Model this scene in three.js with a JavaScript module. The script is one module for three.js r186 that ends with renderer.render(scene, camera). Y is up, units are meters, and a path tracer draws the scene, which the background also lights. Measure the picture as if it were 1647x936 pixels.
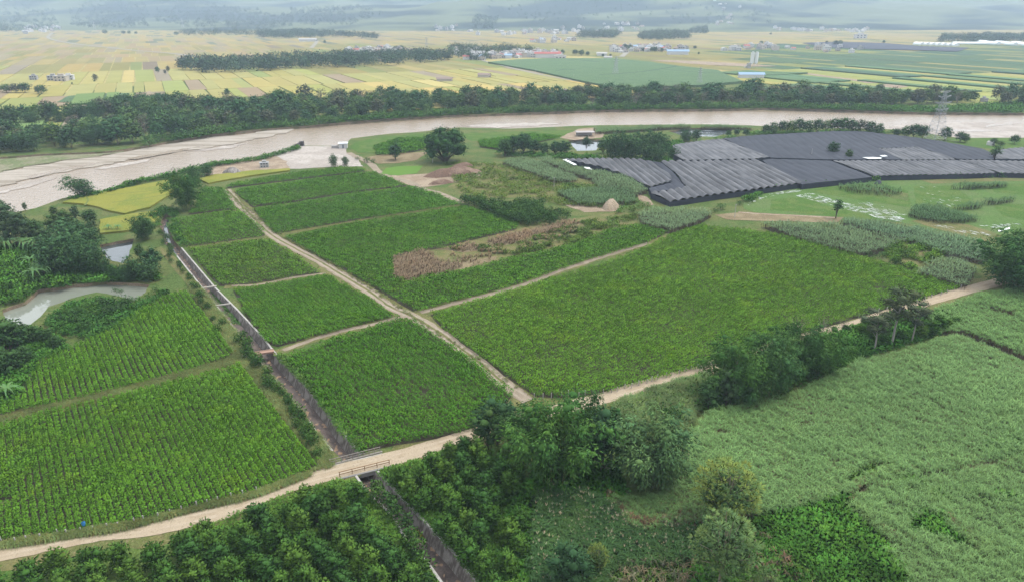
import * as THREE from 'three';

// ------------------------------------------------------------ camera, sky, sun, haze, exposure
const PW = 1647, PH = 936, FOCAL = 1102, PITCH = Math.atan((468 - 15) / FOCAL), EYE = 70;
const camera = new THREE.PerspectiveCamera(2 * Math.atan(468 / FOCAL) * 180 / Math.PI, PW / PH, 1, 40000);
camera.position.set(0, EYE, 0);
camera.rotation.set(-PITCH, 0, 0);
const scene = new THREE.Scene();
const renderer = new THREE.WebGLRenderer({ antialias: true });
renderer.setSize(1024, 581);
renderer.toneMapping = THREE.LinearToneMapping;
renderer.toneMappingExposure = 2.3;
renderer.shadowMap.enabled = true;

const SUN_AZ = 0.75, SUN_EL = 0.95;                       // to the right of the view, high, behind thin cloud
const sunDir = new THREE.Vector3(Math.sin(SUN_AZ) * Math.cos(SUN_EL), Math.sin(SUN_EL), -Math.cos(SUN_AZ) * Math.cos(SUN_EL));
{
  const W = 256, H = 128, d = new Float32Array(W * H * 4);
  for (let r = 0; r < H; r++) for (let c = 0; c < W; c++) {
    const el = ((r + 0.5) / H - 0.5) * Math.PI, az = ((c + 0.5) / W - 0.5) * 2 * Math.PI;
    const x = Math.cos(az) * Math.cos(el), y = Math.sin(el), z = Math.sin(az) * Math.cos(el);
    const k = Math.max(0, x * sunDir.x + y * sunDir.y + z * sunDir.z);
    const b = 0.44 + 0.64 * Math.max(0, y) + 0.4 * Math.exp(-Math.abs(y) / 0.16) + 0.8 * Math.pow(k, 5);
    const o = (r * W + c) * 4;
    d[o] = b * 0.93; d[o + 1] = b * 0.985; d[o + 2] = b * 1.06; d[o + 3] = 1;
  }
  const sky = new THREE.DataTexture(d, W, H, THREE.RGBAFormat, THREE.FloatType);
  sky.mapping = THREE.EquirectangularReflectionMapping; sky.magFilter = sky.minFilter = THREE.LinearFilter; sky.needsUpdate = true;
  scene.background = sky; scene.environment = sky;
}
const sun = new THREE.DirectionalLight(new THREE.Color().setRGB(1, 0.95, 0.86), 1.5);
sun.position.copy(sunDir).multiplyScalar(900); sun.castShadow = true; sun.shadow.radius = 20;
Object.assign(sun.shadow.camera, { left: -700, right: 700, top: 700, bottom: -700, near: 1, far: 3000 });
sun.shadow.mapSize.set(4096, 4096);
sun.target.position.set(0, 0, -250); sun.name = 'sun';
scene.add(sun, sun.target);
scene.fog = new THREE.FogExp2(new THREE.Color().setRGB(0.67, 0.83, 1.0), 0.00015);

// ------------------------------------------------------------ random numbers and noise
let seed = 12345;
const rnd = () => { seed = (seed + 0x6d2b79f5) | 0; let t = Math.imul(seed ^ (seed >>> 15), 1 | seed); t = (t + Math.imul(t ^ (t >>> 7), 61 | t)) ^ t; return ((t ^ (t >>> 14)) >>> 0) / 4294967296; };
const rr = (a, b) => a + (b - a) * rnd();
const pick = (a) => a[Math.floor(rnd() * a.length)];
const hash = (x, y) => { let h = Math.imul(x | 0, 374761393) + Math.imul(y | 0, 668265263); h = Math.imul(h ^ (h >>> 13), 1274126177); return ((h ^ (h >>> 16)) >>> 0) / 4294967296; };
const fade = (t) => t * t * (3 - 2 * t);
const mod = (a, n) => ((a % n) + n) % n;
function vnoise(x, y, per = 0, per2 = per) {
  const ix = Math.floor(x), iy = Math.floor(y), fx = fade(x - ix), fy = fade(y - iy);
  const h = per ? (a, b) => hash(mod(a, per), mod(b, per2)) : hash;
  const a = h(ix, iy), b = h(ix + 1, iy), c = h(ix, iy + 1), e = h(ix + 1, iy + 1);
  return a + (b - a) * fx + (c - a) * fy + (a - b - c + e) * fx * fy;
}
const fbm = (x, y, oct = 4, per = 0, per2 = per) => { let s = 0, a = 0.5, n = 0; for (let i = 0; i < oct; i++) { s += a * vnoise(x, y, per, per2); n += a; a *= 0.5; x = x * 2; y = y * 2; per *= 2; per2 *= 2; } return s / n; };

// ------------------------------------------------------------ places: a point of the ground seen at a photograph position
const cP = Math.cos(PITCH), sP = Math.sin(PITCH);
function gp(px, py, h = 0) {
  const u = (px - PW / 2) / FOCAL, v = (468 - py) / FOCAL, dy = v * cP - sP, dz = -(v * sP + cP), t = (h - EYE) / dy;
  return new THREE.Vector3(u * t, h, dz * t);
}
function toPhoto(p) { const D = -p.z, q = p.y - EYE, f = D * cP - q * sP, up = q * cP + D * sP; return [PW / 2 + FOCAL * p.x / f, 468 - FOCAL * up / f]; }
function heightTo(p, py) { const k = (468 - py) / FOCAL; return EYE + (-p.z) * (k * cP - sP) / (cP + k * sP); }
const metresPerPixel = (p) => Math.hypot(p.x, EYE, p.z) / Math.hypot(FOCAL, 1) / 1;
const ring = (f, h = 0) => { const r = []; for (let i = 0; i < f.length; i += 2) { const p = gp(f[i], f[i + 1], h); r.push([p.x, p.z]); } return r; };
function inside(r, x, z) { let c = false; for (let i = 0, j = r.length - 1; i < r.length; j = i++) { const [xi, zi] = r[i], [xj, zj] = r[j]; if ((zi > z) !== (zj > z) && x < (xj - xi) * (z - zi) / (zj - zi) + xi) c = !c; } return c; }
function curveRing(r, step = 4, jit = 0) {               // the outline with small irregularities, as field edges have
  const out = [];
  for (let i = 0; i < r.length; i++) {
    const a = r[i], b = r[(i + 1) % r.length], L = Math.hypot(b[0] - a[0], b[1] - a[1]), n = Math.max(1, Math.min(60, Math.round(L / step)));
    for (let k = 0; k < n; k++) { const t = k / n, j = k ? jit : 0; out.push([a[0] + (b[0] - a[0]) * t + (vnoise(a[0] + k * 1.7, a[1]) - 0.5) * 2 * j, a[1] + (b[1] - a[1]) * t + (vnoise(a[1] + k * 1.7, a[0] + 9) - 0.5) * 2 * j]); }
  }
  return out;
}

// ------------------------------------------------------------ geometry builder with a colour at every vertex
const C = (r, g, b) => [r, g, b];
class Build {
  static tone = 0.72;
  constructor() { this.p = []; this.n = []; this.c = []; this.uv = []; this.i = []; this.k = 0; }
  v(x, y, z, nx, ny, nz, c, u = 0, w = 0) { this.p.push(x, y, z); this.n.push(nx, ny, nz); const q = Build.tone; this.c.push(c[0] * q, c[1] * q, c[2] * q); this.uv.push(u, w); return this.k++; }
  quad(a, b, c, d, col, uvs = 1) {                         // four corners, flat
    const e = [b[0] - a[0], b[1] - a[1], b[2] - a[2]], f = [d[0] - a[0], d[1] - a[1], d[2] - a[2]];
    let n = [e[1] * f[2] - e[2] * f[1], e[2] * f[0] - e[0] * f[2], e[0] * f[1] - e[1] * f[0]]; const L = Math.hypot(...n) || 1; n = n.map((q) => q / L);
    const le = Math.hypot(...e) * uvs, lf = Math.hypot(...f) * uvs, o = this.k;
    this.v(...a, ...n, col, 0, 0); this.v(...b, ...n, col, le, 0); this.v(...c, ...n, col, le, lf); this.v(...d, ...n, col, 0, lf);
    this.i.push(o, o + 1, o + 2, o, o + 2, o + 3);
  }
  leaf(x, y, z, dir, nrm, len, wid, col) {                 // a pointed leaf along dir whose face looks along nrm
    let s = [dir[1] * nrm[2] - dir[2] * nrm[1], dir[2] * nrm[0] - dir[0] * nrm[2], dir[0] * nrm[1] - dir[1] * nrm[0]]; const L = Math.hypot(...s) || 1; s = s.map((q) => q / L * wid / 2);
    const o = this.k, m = 0.45 * len;
    this.v(x, y, z, ...nrm, col); this.v(x + dir[0] * m + s[0], y + dir[1] * m + s[1], z + dir[2] * m + s[2], ...nrm, col);
    this.v(x + dir[0] * len, y + dir[1] * len, z + dir[2] * len, ...nrm, col); this.v(x + dir[0] * m - s[0], y + dir[1] * m - s[1], z + dir[2] * m - s[2], ...nrm, col);
    this.i.push(o, o + 1, o + 2, o, o + 2, o + 3);
  }
  blade(pts, wid, nrm, col) {                              // a long bending blade
    let last = -1;
    pts.forEach((q, k) => {
      const t = k / (pts.length - 1), w = wid * (t < 0.25 ? 0.6 + 1.6 * t : 1.333 * (1 - t)) * 0.5 + 0.003, nx = pts[Math.min(k + 1, pts.length - 1)], pv = pts[Math.max(k - 1, 0)];
      const d = [nx[0] - pv[0], nx[1] - pv[1], nx[2] - pv[2]]; let s = [d[2], 0, -d[0]]; const L = Math.hypot(s[0], s[2]) || 1; s = [s[0] / L * w, 0, s[2] / L * w];
      const a = this.v(q[0] + s[0], q[1], q[2] + s[2], ...nrm, col), b = this.v(q[0] - s[0], q[1], q[2] - s[2], ...nrm, col);
      if (last >= 0) this.i.push(last, last + 1, b, last, b, a);
      last = a;
    });
  }
  tube(pts, rad, seg, col) {                               // a tapering tube through points
    let prev = -1;
    pts.forEach((q, k) => {
      const nx = pts[Math.min(k + 1, pts.length - 1)], pv = pts[Math.max(k - 1, 0)], d = new THREE.Vector3(nx[0] - pv[0], nx[1] - pv[1], nx[2] - pv[2]).normalize();
      const a = new THREE.Vector3(Math.abs(d.y) > 0.9 ? 1 : 0, Math.abs(d.y) > 0.9 ? 0 : 1, 0).cross(d).normalize(), b = d.clone().cross(a), o = this.k, r = Array.isArray(rad) ? rad[k] : rad;
      for (let j = 0; j < seg; j++) { const t = j / seg * 2 * Math.PI, n = a.clone().multiplyScalar(Math.cos(t)).addScaledVector(b, Math.sin(t)); this.v(q[0] + n.x * r, q[1] + n.y * r, q[2] + n.z * r, n.x, n.y, n.z, col, j / seg, k); }
      if (prev >= 0) for (let j = 0; j < seg; j++) { const j2 = (j + 1) % seg; this.i.push(prev + j, prev + j2, o + j2, prev + j, o + j2, o + j); }
      prev = o;
    });
  }
  bar(a, b, r, col) { this.tube([a, b], r, 4, col); }
  blob(c, r, flat, col, fine = 0) {                                   // the dense inner mass of a leafy bough
    const g = new THREE.IcosahedronGeometry(1, fine), P = g.attributes.position.array, o = this.k, at = new Map();
    for (let i = 0; i < P.length; i += 3) {
      const key = P[i].toFixed(3) + P[i + 1].toFixed(3) + P[i + 2].toFixed(3), q = at.get(key) ?? r * (0.82 + 0.36 * rnd()); at.set(key, q);
      this.v(c[0] + P[i] * q, c[1] + P[i + 1] * q * flat, c[2] + P[i + 2] * q, P[i], P[i + 1], P[i + 2], col); this.i.push(o + i / 3);
    }
  }
  box(x0, y0, z0, x1, y1, z1, col) {
    const A = [x0, y0, z0], B = [x1, y0, z0], D = [x1, y0, z1], E = [x0, y0, z1], a = [x0, y1, z0], b = [x1, y1, z0], d = [x1, y1, z1], e = [x0, y1, z1];
    this.quad(a, e, d, b, col); this.quad(A, B, D, E, col); this.quad(E, D, d, e, col); this.quad(B, A, a, b, col); this.quad(D, B, b, d, col); this.quad(A, E, e, a, col);
  }
  geo() {
    const { p, n, i: ix } = this;                          // every face is wound to the side its normals point to
    for (let t = 0; t < ix.length; t += 3) {
      const a = ix[t] * 3, b = ix[t + 1] * 3, c = ix[t + 2] * 3, ex = p[b] - p[a], ey = p[b + 1] - p[a + 1], ez = p[b + 2] - p[a + 2], fx = p[c] - p[a], fy = p[c + 1] - p[a + 1], fz = p[c + 2] - p[a + 2];
      const d = (ey * fz - ez * fy) * (n[a] + n[b] + n[c]) + (ez * fx - ex * fz) * (n[a + 1] + n[b + 1] + n[c + 1]) + (ex * fy - ey * fx) * (n[a + 2] + n[b + 2] + n[c + 2]);
      if (d < 0) { const q = ix[t + 1]; ix[t + 1] = ix[t + 2]; ix[t + 2] = q; }
    }
    const g = new THREE.BufferGeometry();
    g.setAttribute('position', new THREE.Float32BufferAttribute(this.p, 3)); g.setAttribute('normal', new THREE.Float32BufferAttribute(this.n, 3));
    g.setAttribute('color', new THREE.Float32BufferAttribute(this.c, 3)); g.setAttribute('uv', new THREE.Float32BufferAttribute(this.uv, 2));
    g.setIndex(this.i); return g;
  }
}

// ------------------------------------------------------------ materials
const toByte = (l) => Math.max(0, Math.min(255, Math.round(255 * (l <= 0.0031308 ? 12.92 * l : 1.055 * Math.pow(l, 1 / 2.4) - 0.055))));
function colourTex(size, metres, fn) {                     // a tiling colour texture, fn(u, v) gives linear colour, u and v from 0 to 1
  const d = new Uint8Array(size * size * 4);
  for (let y = 0; y < size; y++) for (let x = 0; x < size; x++) { const c = fn(x / size, y / size), o = (y * size + x) * 4; d[o] = toByte(c[0] * 0.7); d[o + 1] = toByte(c[1] * 0.7); d[o + 2] = toByte(c[2] * 0.7); d[o + 3] = 255; }
  const t = new THREE.DataTexture(d, size, size); t.colorSpace = THREE.SRGBColorSpace; t.wrapS = t.wrapT = THREE.RepeatWrapping; t.magFilter = THREE.LinearFilter; t.repeat.set(1 / metres, 1 / metres); t.needsUpdate = true; return t;
}
function valueTex(size, metres, fn) {
  const d = new Uint8Array(size * size * 4);
  for (let y = 0; y < size; y++) for (let x = 0; x < size; x++) { const c = Math.max(0, Math.min(255, fn(x / size, y / size) * 255)), o = (y * size + x) * 4; d[o] = d[o + 1] = d[o + 2] = c; d[o + 3] = 255; }
  const t = new THREE.DataTexture(d, size, size); t.wrapS = t.wrapT = THREE.RepeatWrapping; t.magFilter = THREE.LinearFilter; t.repeat.set(1 / metres, 1 / metres); t.needsUpdate = true; return t;
}
const mix3 = (a, b, t) => [a[0] + (b[0] - a[0]) * t, a[1] + (b[1] - a[1]) * t, a[2] + (b[2] - a[2]) * t];
const sc3 = (a, k) => [a[0] * k, a[1] * k, a[2] * k];
const clamp01 = (t) => Math.max(0, Math.min(1, t));
const sstep = (a, b, t) => fade(clamp01((t - a) / (b - a)));
const speckled = (a, b, c, freq = 24, fine = 200, contrast = 1) => (u, v) => {     // two tones in patches, a third in specks
  const n = fbm(u * freq, v * freq, 4, freq), f = vnoise(u * fine, v * fine, fine), g = vnoise(u * fine / 2 + 7, v * fine / 2, fine / 2);
  return sc3(mix3(mix3(a, b, sstep(0.35, 0.65, n)), c, sstep(0.72, 0.9, g) * 0.8), 1 + (f - 0.5) * 0.5 * contrast);
};
const std = (o) => new THREE.MeshPhysicalMaterial({ roughness: 0.95, specularIntensity: 0.12, ...o });
const bumpGrain = valueTex(256, 6, (u, v) => 0.6 * fbm(u * 16, v * 16, 3, 16) + 0.4 * vnoise(u * 100, v * 100, 100));
const M = {
  meadow: std({ map: colourTex(1024, 120, speckled(C(0.085, 0.13, 0.035), C(0.13, 0.145, 0.05), C(0.05, 0.09, 0.02), 20, 500)), bumpMap: bumpGrain, bumpScale: 0.25 }),
  dryGrass: std({ map: colourTex(512, 40, speckled(C(0.16, 0.15, 0.06), C(0.12, 0.135, 0.045), C(0.2, 0.165, 0.085), 14, 240)), bumpMap: bumpGrain, bumpScale: 0.2 }),
  grass: std({ map: colourTex(512, 50, speckled(C(0.07, 0.135, 0.025), C(0.1, 0.15, 0.036), C(0.05, 0.09, 0.018), 14, 240)), bumpMap: bumpGrain, bumpScale: 0.2 }),
  lawn: std({ map: colourTex(1024, 90, (u, v) => sc3(speckled(C(0.085, 0.15, 0.038), C(0.105, 0.15, 0.05), C(0.065, 0.125, 0.032), 12, 300)(u, v), 0.93 + 0.14 * Math.abs(Math.sin(v * Math.PI * 60)))), bumpMap: bumpGrain, bumpScale: 0.15 }),
  soil: std({ map: colourTex(512, 30, speckled(C(0.045, 0.04, 0.025), C(0.06, 0.052, 0.034), C(0.035, 0.045, 0.018), 14, 200)), bumpMap: bumpGrain, bumpScale: 0.1 }),
  road: std({ map: colourTex(1024, 40, speckled(C(0.33, 0.262, 0.18), C(0.365, 0.297, 0.21), C(0.275, 0.218, 0.148), 14, 300, 0.35)), bumpMap: bumpGrain, bumpScale: 0.05 }),
  path: std({ map: colourTex(1024, 30, speckled(C(0.235, 0.19, 0.14), C(0.28, 0.23, 0.17), C(0.16, 0.145, 0.085), 14, 300, 0.5)), bumpMap: bumpGrain, bumpScale: 0.06 }),
  roadRut: std({ map: colourTex(512, 20, speckled(C(0.36, 0.29, 0.205), C(0.385, 0.315, 0.23), C(0.275, 0.218, 0.148), 14, 200, 0.4)), bumpMap: bumpGrain, bumpScale: 0.03 }),
  pathRut: std({ map: colourTex(512, 20, speckled(C(0.28, 0.23, 0.175), C(0.32, 0.27, 0.205), C(0.2, 0.165, 0.12), 14, 200, 0.5)), bumpMap: bumpGrain, bumpScale: 0.04 }),
  redEarth: std({ map: colourTex(512, 40, speckled(C(0.17, 0.11, 0.08), C(0.25, 0.175, 0.13), C(0.12, 0.08, 0.06), 12, 200)), bumpMap: bumpGrain, bumpScale: 0.3 }),
  tanEarth: std({ map: colourTex(512, 40, speckled(C(0.27, 0.205, 0.145), C(0.34, 0.27, 0.195), C(0.2, 0.155, 0.1), 12, 200)), bumpMap: bumpGrain, bumpScale: 0.2 }),
  sand: std({ map: colourTex(1024, 120, speckled(C(0.33, 0.29, 0.255), C(0.4, 0.36, 0.32), C(0.27, 0.235, 0.2), 16, 240, 0.6)), bumpMap: bumpGrain, bumpScale: 0.1 }),
  paleSand: std({ map: colourTex(1024, 100, (u, v) => { const n = fbm(u * 6, v * 40, 4, 6, 40), f = vnoise(u * 200, v * 200, 200); return sc3(mix3(C(0.25, 0.215, 0.17), C(0.35, 0.31, 0.26), sstep(0.35, 0.6, n)), 0.9 + 0.2 * f); }) }),
  mudflat: std({ map: colourTex(512, 100, speckled(C(0.2, 0.19, 0.12), C(0.13, 0.155, 0.07), C(0.27, 0.24, 0.17), 12, 200)) }),
  bank: std({ map: colourTex(256, 20, speckled(C(0.25, 0.19, 0.13), C(0.15, 0.14, 0.07), C(0.18, 0.13, 0.09), 8, 100)) }),
  net: std({ map: colourTex(1024, 60, (u, v) => { const n = fbm(u * 12, v * 12, 4, 12), f = vnoise(u * 400, v * 400, 400), w = vnoise(u * 8, v * 90, 8, 90); return sc3(mix3(C(0.032, 0.036, 0.047), C(0.054, 0.058, 0.072), n), 0.8 + 0.3 * f + 0.3 * (w - 0.4)); }), roughness: 0.7 }),
  netPale: std({ map: colourTex(1024, 60, (u, v) => { const n = fbm(u * 12, v * 12, 4, 12), f = vnoise(u * 400, v * 400, 400), w = fbm(u * 7, v * 70, 3, 7, 70); return sc3(mix3(C(0.075, 0.077, 0.085), C(0.14, 0.14, 0.145), n), 0.8 + 0.25 * f + 0.95 * (w - 0.45)); }), roughness: 0.6 }),
  rice: std({ map: colourTex(512, 60, speckled(C(0.215, 0.215, 0.04), C(0.17, 0.195, 0.036), C(0.235, 0.225, 0.05), 10, 256, 0.7)), bumpMap: bumpGrain, bumpScale: 0.15 }),
  stubble: std({ map: colourTex(512, 40, speckled(C(0.2, 0.155, 0.09), C(0.25, 0.2, 0.12), C(0.14, 0.12, 0.06), 12, 220)), bumpMap: bumpGrain, bumpScale: 0.2 }),
  farField: std({ vertexColors: true, map: colourTex(512, 220, (u, v) => { const a = 0.86 + 0.2 * fbm(u * 16, v * 16, 4, 16) + 0.1 * (vnoise(u * 200, v * 200, 200) - 0.5); return [a, a, a]; }) }),
  farCane: std({ map: colourTex(1024, 150, (u, v) => { const n = fbm(u * 24, v * 24, 4, 24), f = vnoise(u * 300, v * 300, 300), r = vnoise(u * 4, v * 60, 4, 60); return sc3(mix3(C(0.1, 0.175, 0.085), C(0.14, 0.215, 0.1), n), 0.7 + 0.5 * f + 0.15 * (r - 0.5)); }), bumpMap: bumpGrain, bumpScale: 0.6 }),
  concrete: std({ map: colourTex(512, 8, speckled(C(0.38, 0.36, 0.33), C(0.3, 0.285, 0.26), C(0.24, 0.22, 0.19), 10, 160, 0.7)), bumpMap: bumpGrain, bumpScale: 0.02 }),
  stone: std({ map: colourTex(512, 9, (u, v) => { const n = fbm(u * 22, v * 9, 4, 22, 9), s = vnoise(u * 36, v * 7, 36, 7), f = vnoise(u * 200, v * 200, 200); return sc3(mix3(C(0.14, 0.12, 0.105), C(0.3, 0.275, 0.25), sstep(0.3, 0.7, 0.75 * n + 0.25 * s)), 0.8 + 0.4 * f); }), bumpMap: bumpGrain, bumpScale: 0.08 }),
  mud: std({ map: colourTex(512, 14, (u, v) => { const n = fbm(u * 8, v * 8, 4, 8), g = vnoise(u * 60, v * 60, 60), h = vnoise(u * 30, v * 14, 30, 14); return sc3(mix3(mix3(C(0.075, 0.06, 0.055), C(0.17, 0.135, 0.115), n), C(0.3, 0.2, 0.13), sstep(0.72, 0.85, h)), 0.8 + 0.4 * g); }), roughness: 0.8, bumpMap: bumpGrain, bumpScale: 0.15 }),
  plain: std({ vertexColors: true, roughness: 0.8 }),
  bark: std({ vertexColors: true, roughness: 0.95 }),
  metal: std({ vertexColors: true, roughness: 0.6, metalness: 0.2 }),
  straw: std({ vertexColors: true, side: THREE.DoubleSide }),
  leaf: new THREE.MeshPhysicalMaterial({ vertexColors: true, side: THREE.DoubleSide, roughness: 0.9, specularIntensity: 0.1 }),
  waxLeaf: new THREE.MeshPhysicalMaterial({ vertexColors: true, side: THREE.DoubleSide, roughness: 0.8, specularIntensity: 0.15 }),
  river: new THREE.MeshPhysicalMaterial({ color: new THREE.Color().setRGB(0.2, 0.155, 0.11), roughness: 0.25, bumpMap: valueTex(512, 30, (u, v) => fbm(u * 10, v * 30, 4, 10, 30) * 0.6 + 0.4 * vnoise(u * 60, v * 60, 60)), bumpScale: 0.25 }),
  pond: new THREE.MeshPhysicalMaterial({ color: new THREE.Color().setRGB(0.04, 0.05, 0.05), roughness: 0.04, ior: 1.7, bumpMap: valueTex(256, 25, (u, v) => fbm(u * 12, v * 12, 3, 12)), bumpScale: 0.03 }),
  mudPond: new THREE.MeshPhysicalMaterial({ color: new THREE.Color().setRGB(0.14, 0.15, 0.12), roughness: 0.05, ior: 1.6, bumpMap: valueTex(256, 25, (u, v) => fbm(u * 12, v * 12, 3, 12)), bumpScale: 0.03 }),
  whitePlastic: std({ color: new THREE.Color().setRGB(0.55, 0.57, 0.56), roughness: 0.5, side: THREE.DoubleSide }),
  bluePlastic: std({ color: new THREE.Color().setRGB(0.03, 0.25, 0.7), roughness: 0.5 }),
};
for (const [k, m] of Object.entries(M)) m.name = k;

// ------------------------------------------------------------ naming
const used = new Map();
function numbered(n) { const k = used.get(n) ?? 0; used.set(n, k + 1); return k ? n + '_' + String(k).padStart(3, '0') : n; }
function tag(o, label, category, group, kind) { o.userData.label = label; if (category) o.userData.category = category; if (group) o.userData.group = group; if (kind) o.userData.kind = kind; return o; }
function part(parent, name, g, m) { const o = new THREE.Mesh(g, m); o.name = name; parent.add(o); return o; }
function thing(name, label, category, pos, group, turn = 0) { const o = new THREE.Group(); o.name = numbered(name); if (pos) o.position.copy(pos); o.rotation.y = turn; scene.add(o); return tag(o, label, category, group); }
function put(proto, name, label, category, group, pos, turn, sx, sy = sx, sz = sx) {
  const o = proto.clone(); o.name = numbered(name); o.userData = {}; o.position.copy(pos); o.rotation.y = turn; o.scale.set(sx, sy, sz); scene.add(o); return tag(o, label, category, group);
}

// ------------------------------------------------------------ plants: one of each kind is built here, at its own size
const dirOf = (az, el) => [Math.cos(az) * Math.cos(el), Math.sin(el), Math.sin(az) * Math.cos(el)];
const norm3 = (a) => { const L = Math.hypot(...a) || 1; return [a[0] / L, a[1] / L, a[2] / L]; };
const vary = (c, k = 0.18) => { const b = 1 + rr(-k, k), h = rr(-0.08, 0.08); return [c[0] * b * (1 + h), c[1] * b, c[2] * b * (1 - h)]; };
// a cloud of leaves over the outer side of one bough
function bough(B, c, r, n, len, col, { droop = 0, flat = 1, wid = 0.5, shell = 0.6, core = n > 24 } = {}) {
  const bc = vary(col, 0.22);
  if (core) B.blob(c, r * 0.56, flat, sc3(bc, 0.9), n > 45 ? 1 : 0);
  for (let k = 0; k < n; k++) {
    const d = dirOf(rr(0, 6.283), Math.asin(rr(-0.75, 1))), q = r * (shell + (1.05 - shell) * Math.sqrt(rnd()));
    const x = c[0] + d[0] * q, y = c[1] + d[1] * q * flat, z = c[2] + d[2] * q;
    const out = norm3([d[0] + rr(-0.7, 0.7), d[1] * 0.6 + rr(-0.6, 0.5) - droop, d[2] + rr(-0.7, 0.7)]);
    const nr = norm3([d[0] + rr(-0.6, 0.6), d[1] + 0.15 + rr(-0.5, 0.5), d[2] + rr(-0.6, 0.6)]);
    B.leaf(x, y, z, out, nr, len * rr(0.7, 1.3), len * wid * rr(0.8, 1.2), vary(bc, 0.16));
  }
}
function trunkTo(B, pts, r0, r1, col, seg = 6) { const n = pts.length; B.tube(pts, pts.map((_, k) => r0 + (r1 - r0) * k / (n - 1)), seg, col); }
const BARK = C(0.11, 0.085, 0.065), PALEBARK = C(0.26, 0.24, 0.215);
// a broad-leaved tree: trunk, limbs that reach the boughs, and a crown of many boughs on an uneven ellipsoid
function broadTree({ h, w, base = 0.25, boughs = 30, leaves = 45, len = 0.4, col = C(0.05, 0.1, 0.025), bark = BARK, tr = 0.22, open = 0, flat = 0.8, limb = 6, droop = 0.1, size = 0.34, top = 0.5 }) {
  const g = new THREE.Group(), T = new Build(), L = new Build();
  const cy = h * (base + (1 - base) * top), ry = h * (1 - base) * 0.5, rx = w / 2, bs = [];
  for (let k = 0; k < boughs; k++) {
    const d = dirOf(k * 2.39996 + rr(-0.3, 0.3), Math.asin(Math.max(-0.8, Math.min(1, -0.62 + 1.6 * (k + 0.5) / boughs)))), q = (k % 4 === 3 ? rr(0.3, 0.6) : rr(0.7, 0.95)) * (1 - open * rnd());
    bs.push([d[0] * rx * q, cy + d[1] * ry * q, d[2] * rx * q]);
  }
  trunkTo(T, [[0, -0.3, 0], [rr(-0.1, 0.1) * tr * 3, h * base, rr(-0.1, 0.1) * tr * 3], [rr(-0.3, 0.3), cy, rr(-0.3, 0.3)]], tr, tr * 0.45, bark, 7);
  for (let k = 0; k < limb; k++) { const b = bs[Math.floor((k + 0.5) * boughs / limb)]; trunkTo(T, [[0, h * base * rr(0.7, 1.1), 0], [b[0] * 0.5, (h * base + b[1]) * 0.48, b[2] * 0.5], b], tr * 0.5, tr * 0.12, bark, 4); }
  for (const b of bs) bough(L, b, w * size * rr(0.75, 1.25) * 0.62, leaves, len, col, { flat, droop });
  part(g, 'trunk', T.geo(), M.bark); part(g, 'crown', L.geo(), M.leaf); return g;
}
// a clump of bamboo: many stems from one foot that bend outwards, with plumes of narrow leaves
function bambooClump({ h = 14, spread = 4, stems = 40, sprays = 13, leaves = 13, len = 0.6, col = C(0.045, 0.1, 0.03), foot = 1.9, lean = [0, 0], puff = 0.95 }) {
  const g = new THREE.Group(), T = new Build(), L = new Build();
  for (let s = 0; s < stems; s++) {
    const az = s * 2.39996 + rr(-0.4, 0.4), f = Math.sqrt((s + 0.5) / stems), H = h * rr(0.62, 1) * (1 - 0.28 * f * f), R = spread * f * rr(0.6, 1.1), bx = Math.cos(az) * foot * f, bz = Math.sin(az) * foot * f, bend = rr(0.02, 0.2);
    const at = (t) => [bx + Math.cos(az) * R * t * t + lean[0] * t * t, H * (t - bend * t * t * t * t), bz + Math.sin(az) * R * t * t + lean[1] * t * t];
    const pts = []; for (let k = 0; k <= 6; k++) pts.push(at(k / 6));
    T.tube(pts, [0.06, 0.06, 0.05, 0.045, 0.035, 0.02, 0.01], 3, vary(C(0.13, 0.16, 0.05), 0.3));
    const sc = vary(col, 0.2);
    for (let k = 0; k < sprays; k++) {                     // plumes: compact puffs of drooping leaves, largest towards the tip
      const t = 0.16 + 0.86 * Math.pow((k + rnd()) / sprays, 0.75), c = at(Math.min(t, 1.0)), r = puff * rr(0.4, 1.0) * (0.6 + 0.5 * t);
      c[0] += Math.cos(az) * rr(-0.2, 0.7) + rr(-0.5, 0.5); c[2] += Math.sin(az) * rr(-0.2, 0.7) + rr(-0.5, 0.5);
      const bc = vary(sc, 0.22);
      const ca = Math.cos(az), sa = Math.sin(az), st = rr(1.15, 1.6), place = (d, q) => { const al = d[0] * ca + d[2] * sa; return [c[0] + (d[0] + ca * al * (st - 1)) * q, Math.max(0.2, c[1] + d[1] * q * 0.75 - 0.3 * q * (al + 0.5) * (al + 0.5)), c[2] + (d[2] + sa * al * (st - 1)) * q]; };
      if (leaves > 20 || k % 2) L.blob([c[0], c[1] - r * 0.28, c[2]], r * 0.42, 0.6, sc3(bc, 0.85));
      for (let j = 0; j < leaves; j++) {
        const d = dirOf(rr(0, 6.283), Math.asin(rr(-0.7, 1))), q = r * (0.5 + 0.55 * Math.sqrt(rnd())), at3 = place(d, q);
        const out = norm3([d[0] * 0.9 + ca * 0.3 + rr(-0.6, 0.6), d[1] * 0.4 - 0.5 + rr(-0.4, 0.3), d[2] * 0.9 + sa * 0.3 + rr(-0.6, 0.6)]);
        const nr = norm3([d[0] + rr(-0.55, 0.55), 0.15 + d[1] + rr(-0.45, 0.45), d[2] + rr(-0.55, 0.55)]);
        L.leaf(...at3, out, nr, len * rr(0.7, 1.3), len * 0.36, vary(bc, 0.2));
      }
    }
  }
  part(g, 'stems', T.geo(), M.bark).userData.kind = 'stuff'; part(g, 'crown', L.geo(), M.leaf); return g;
}
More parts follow.
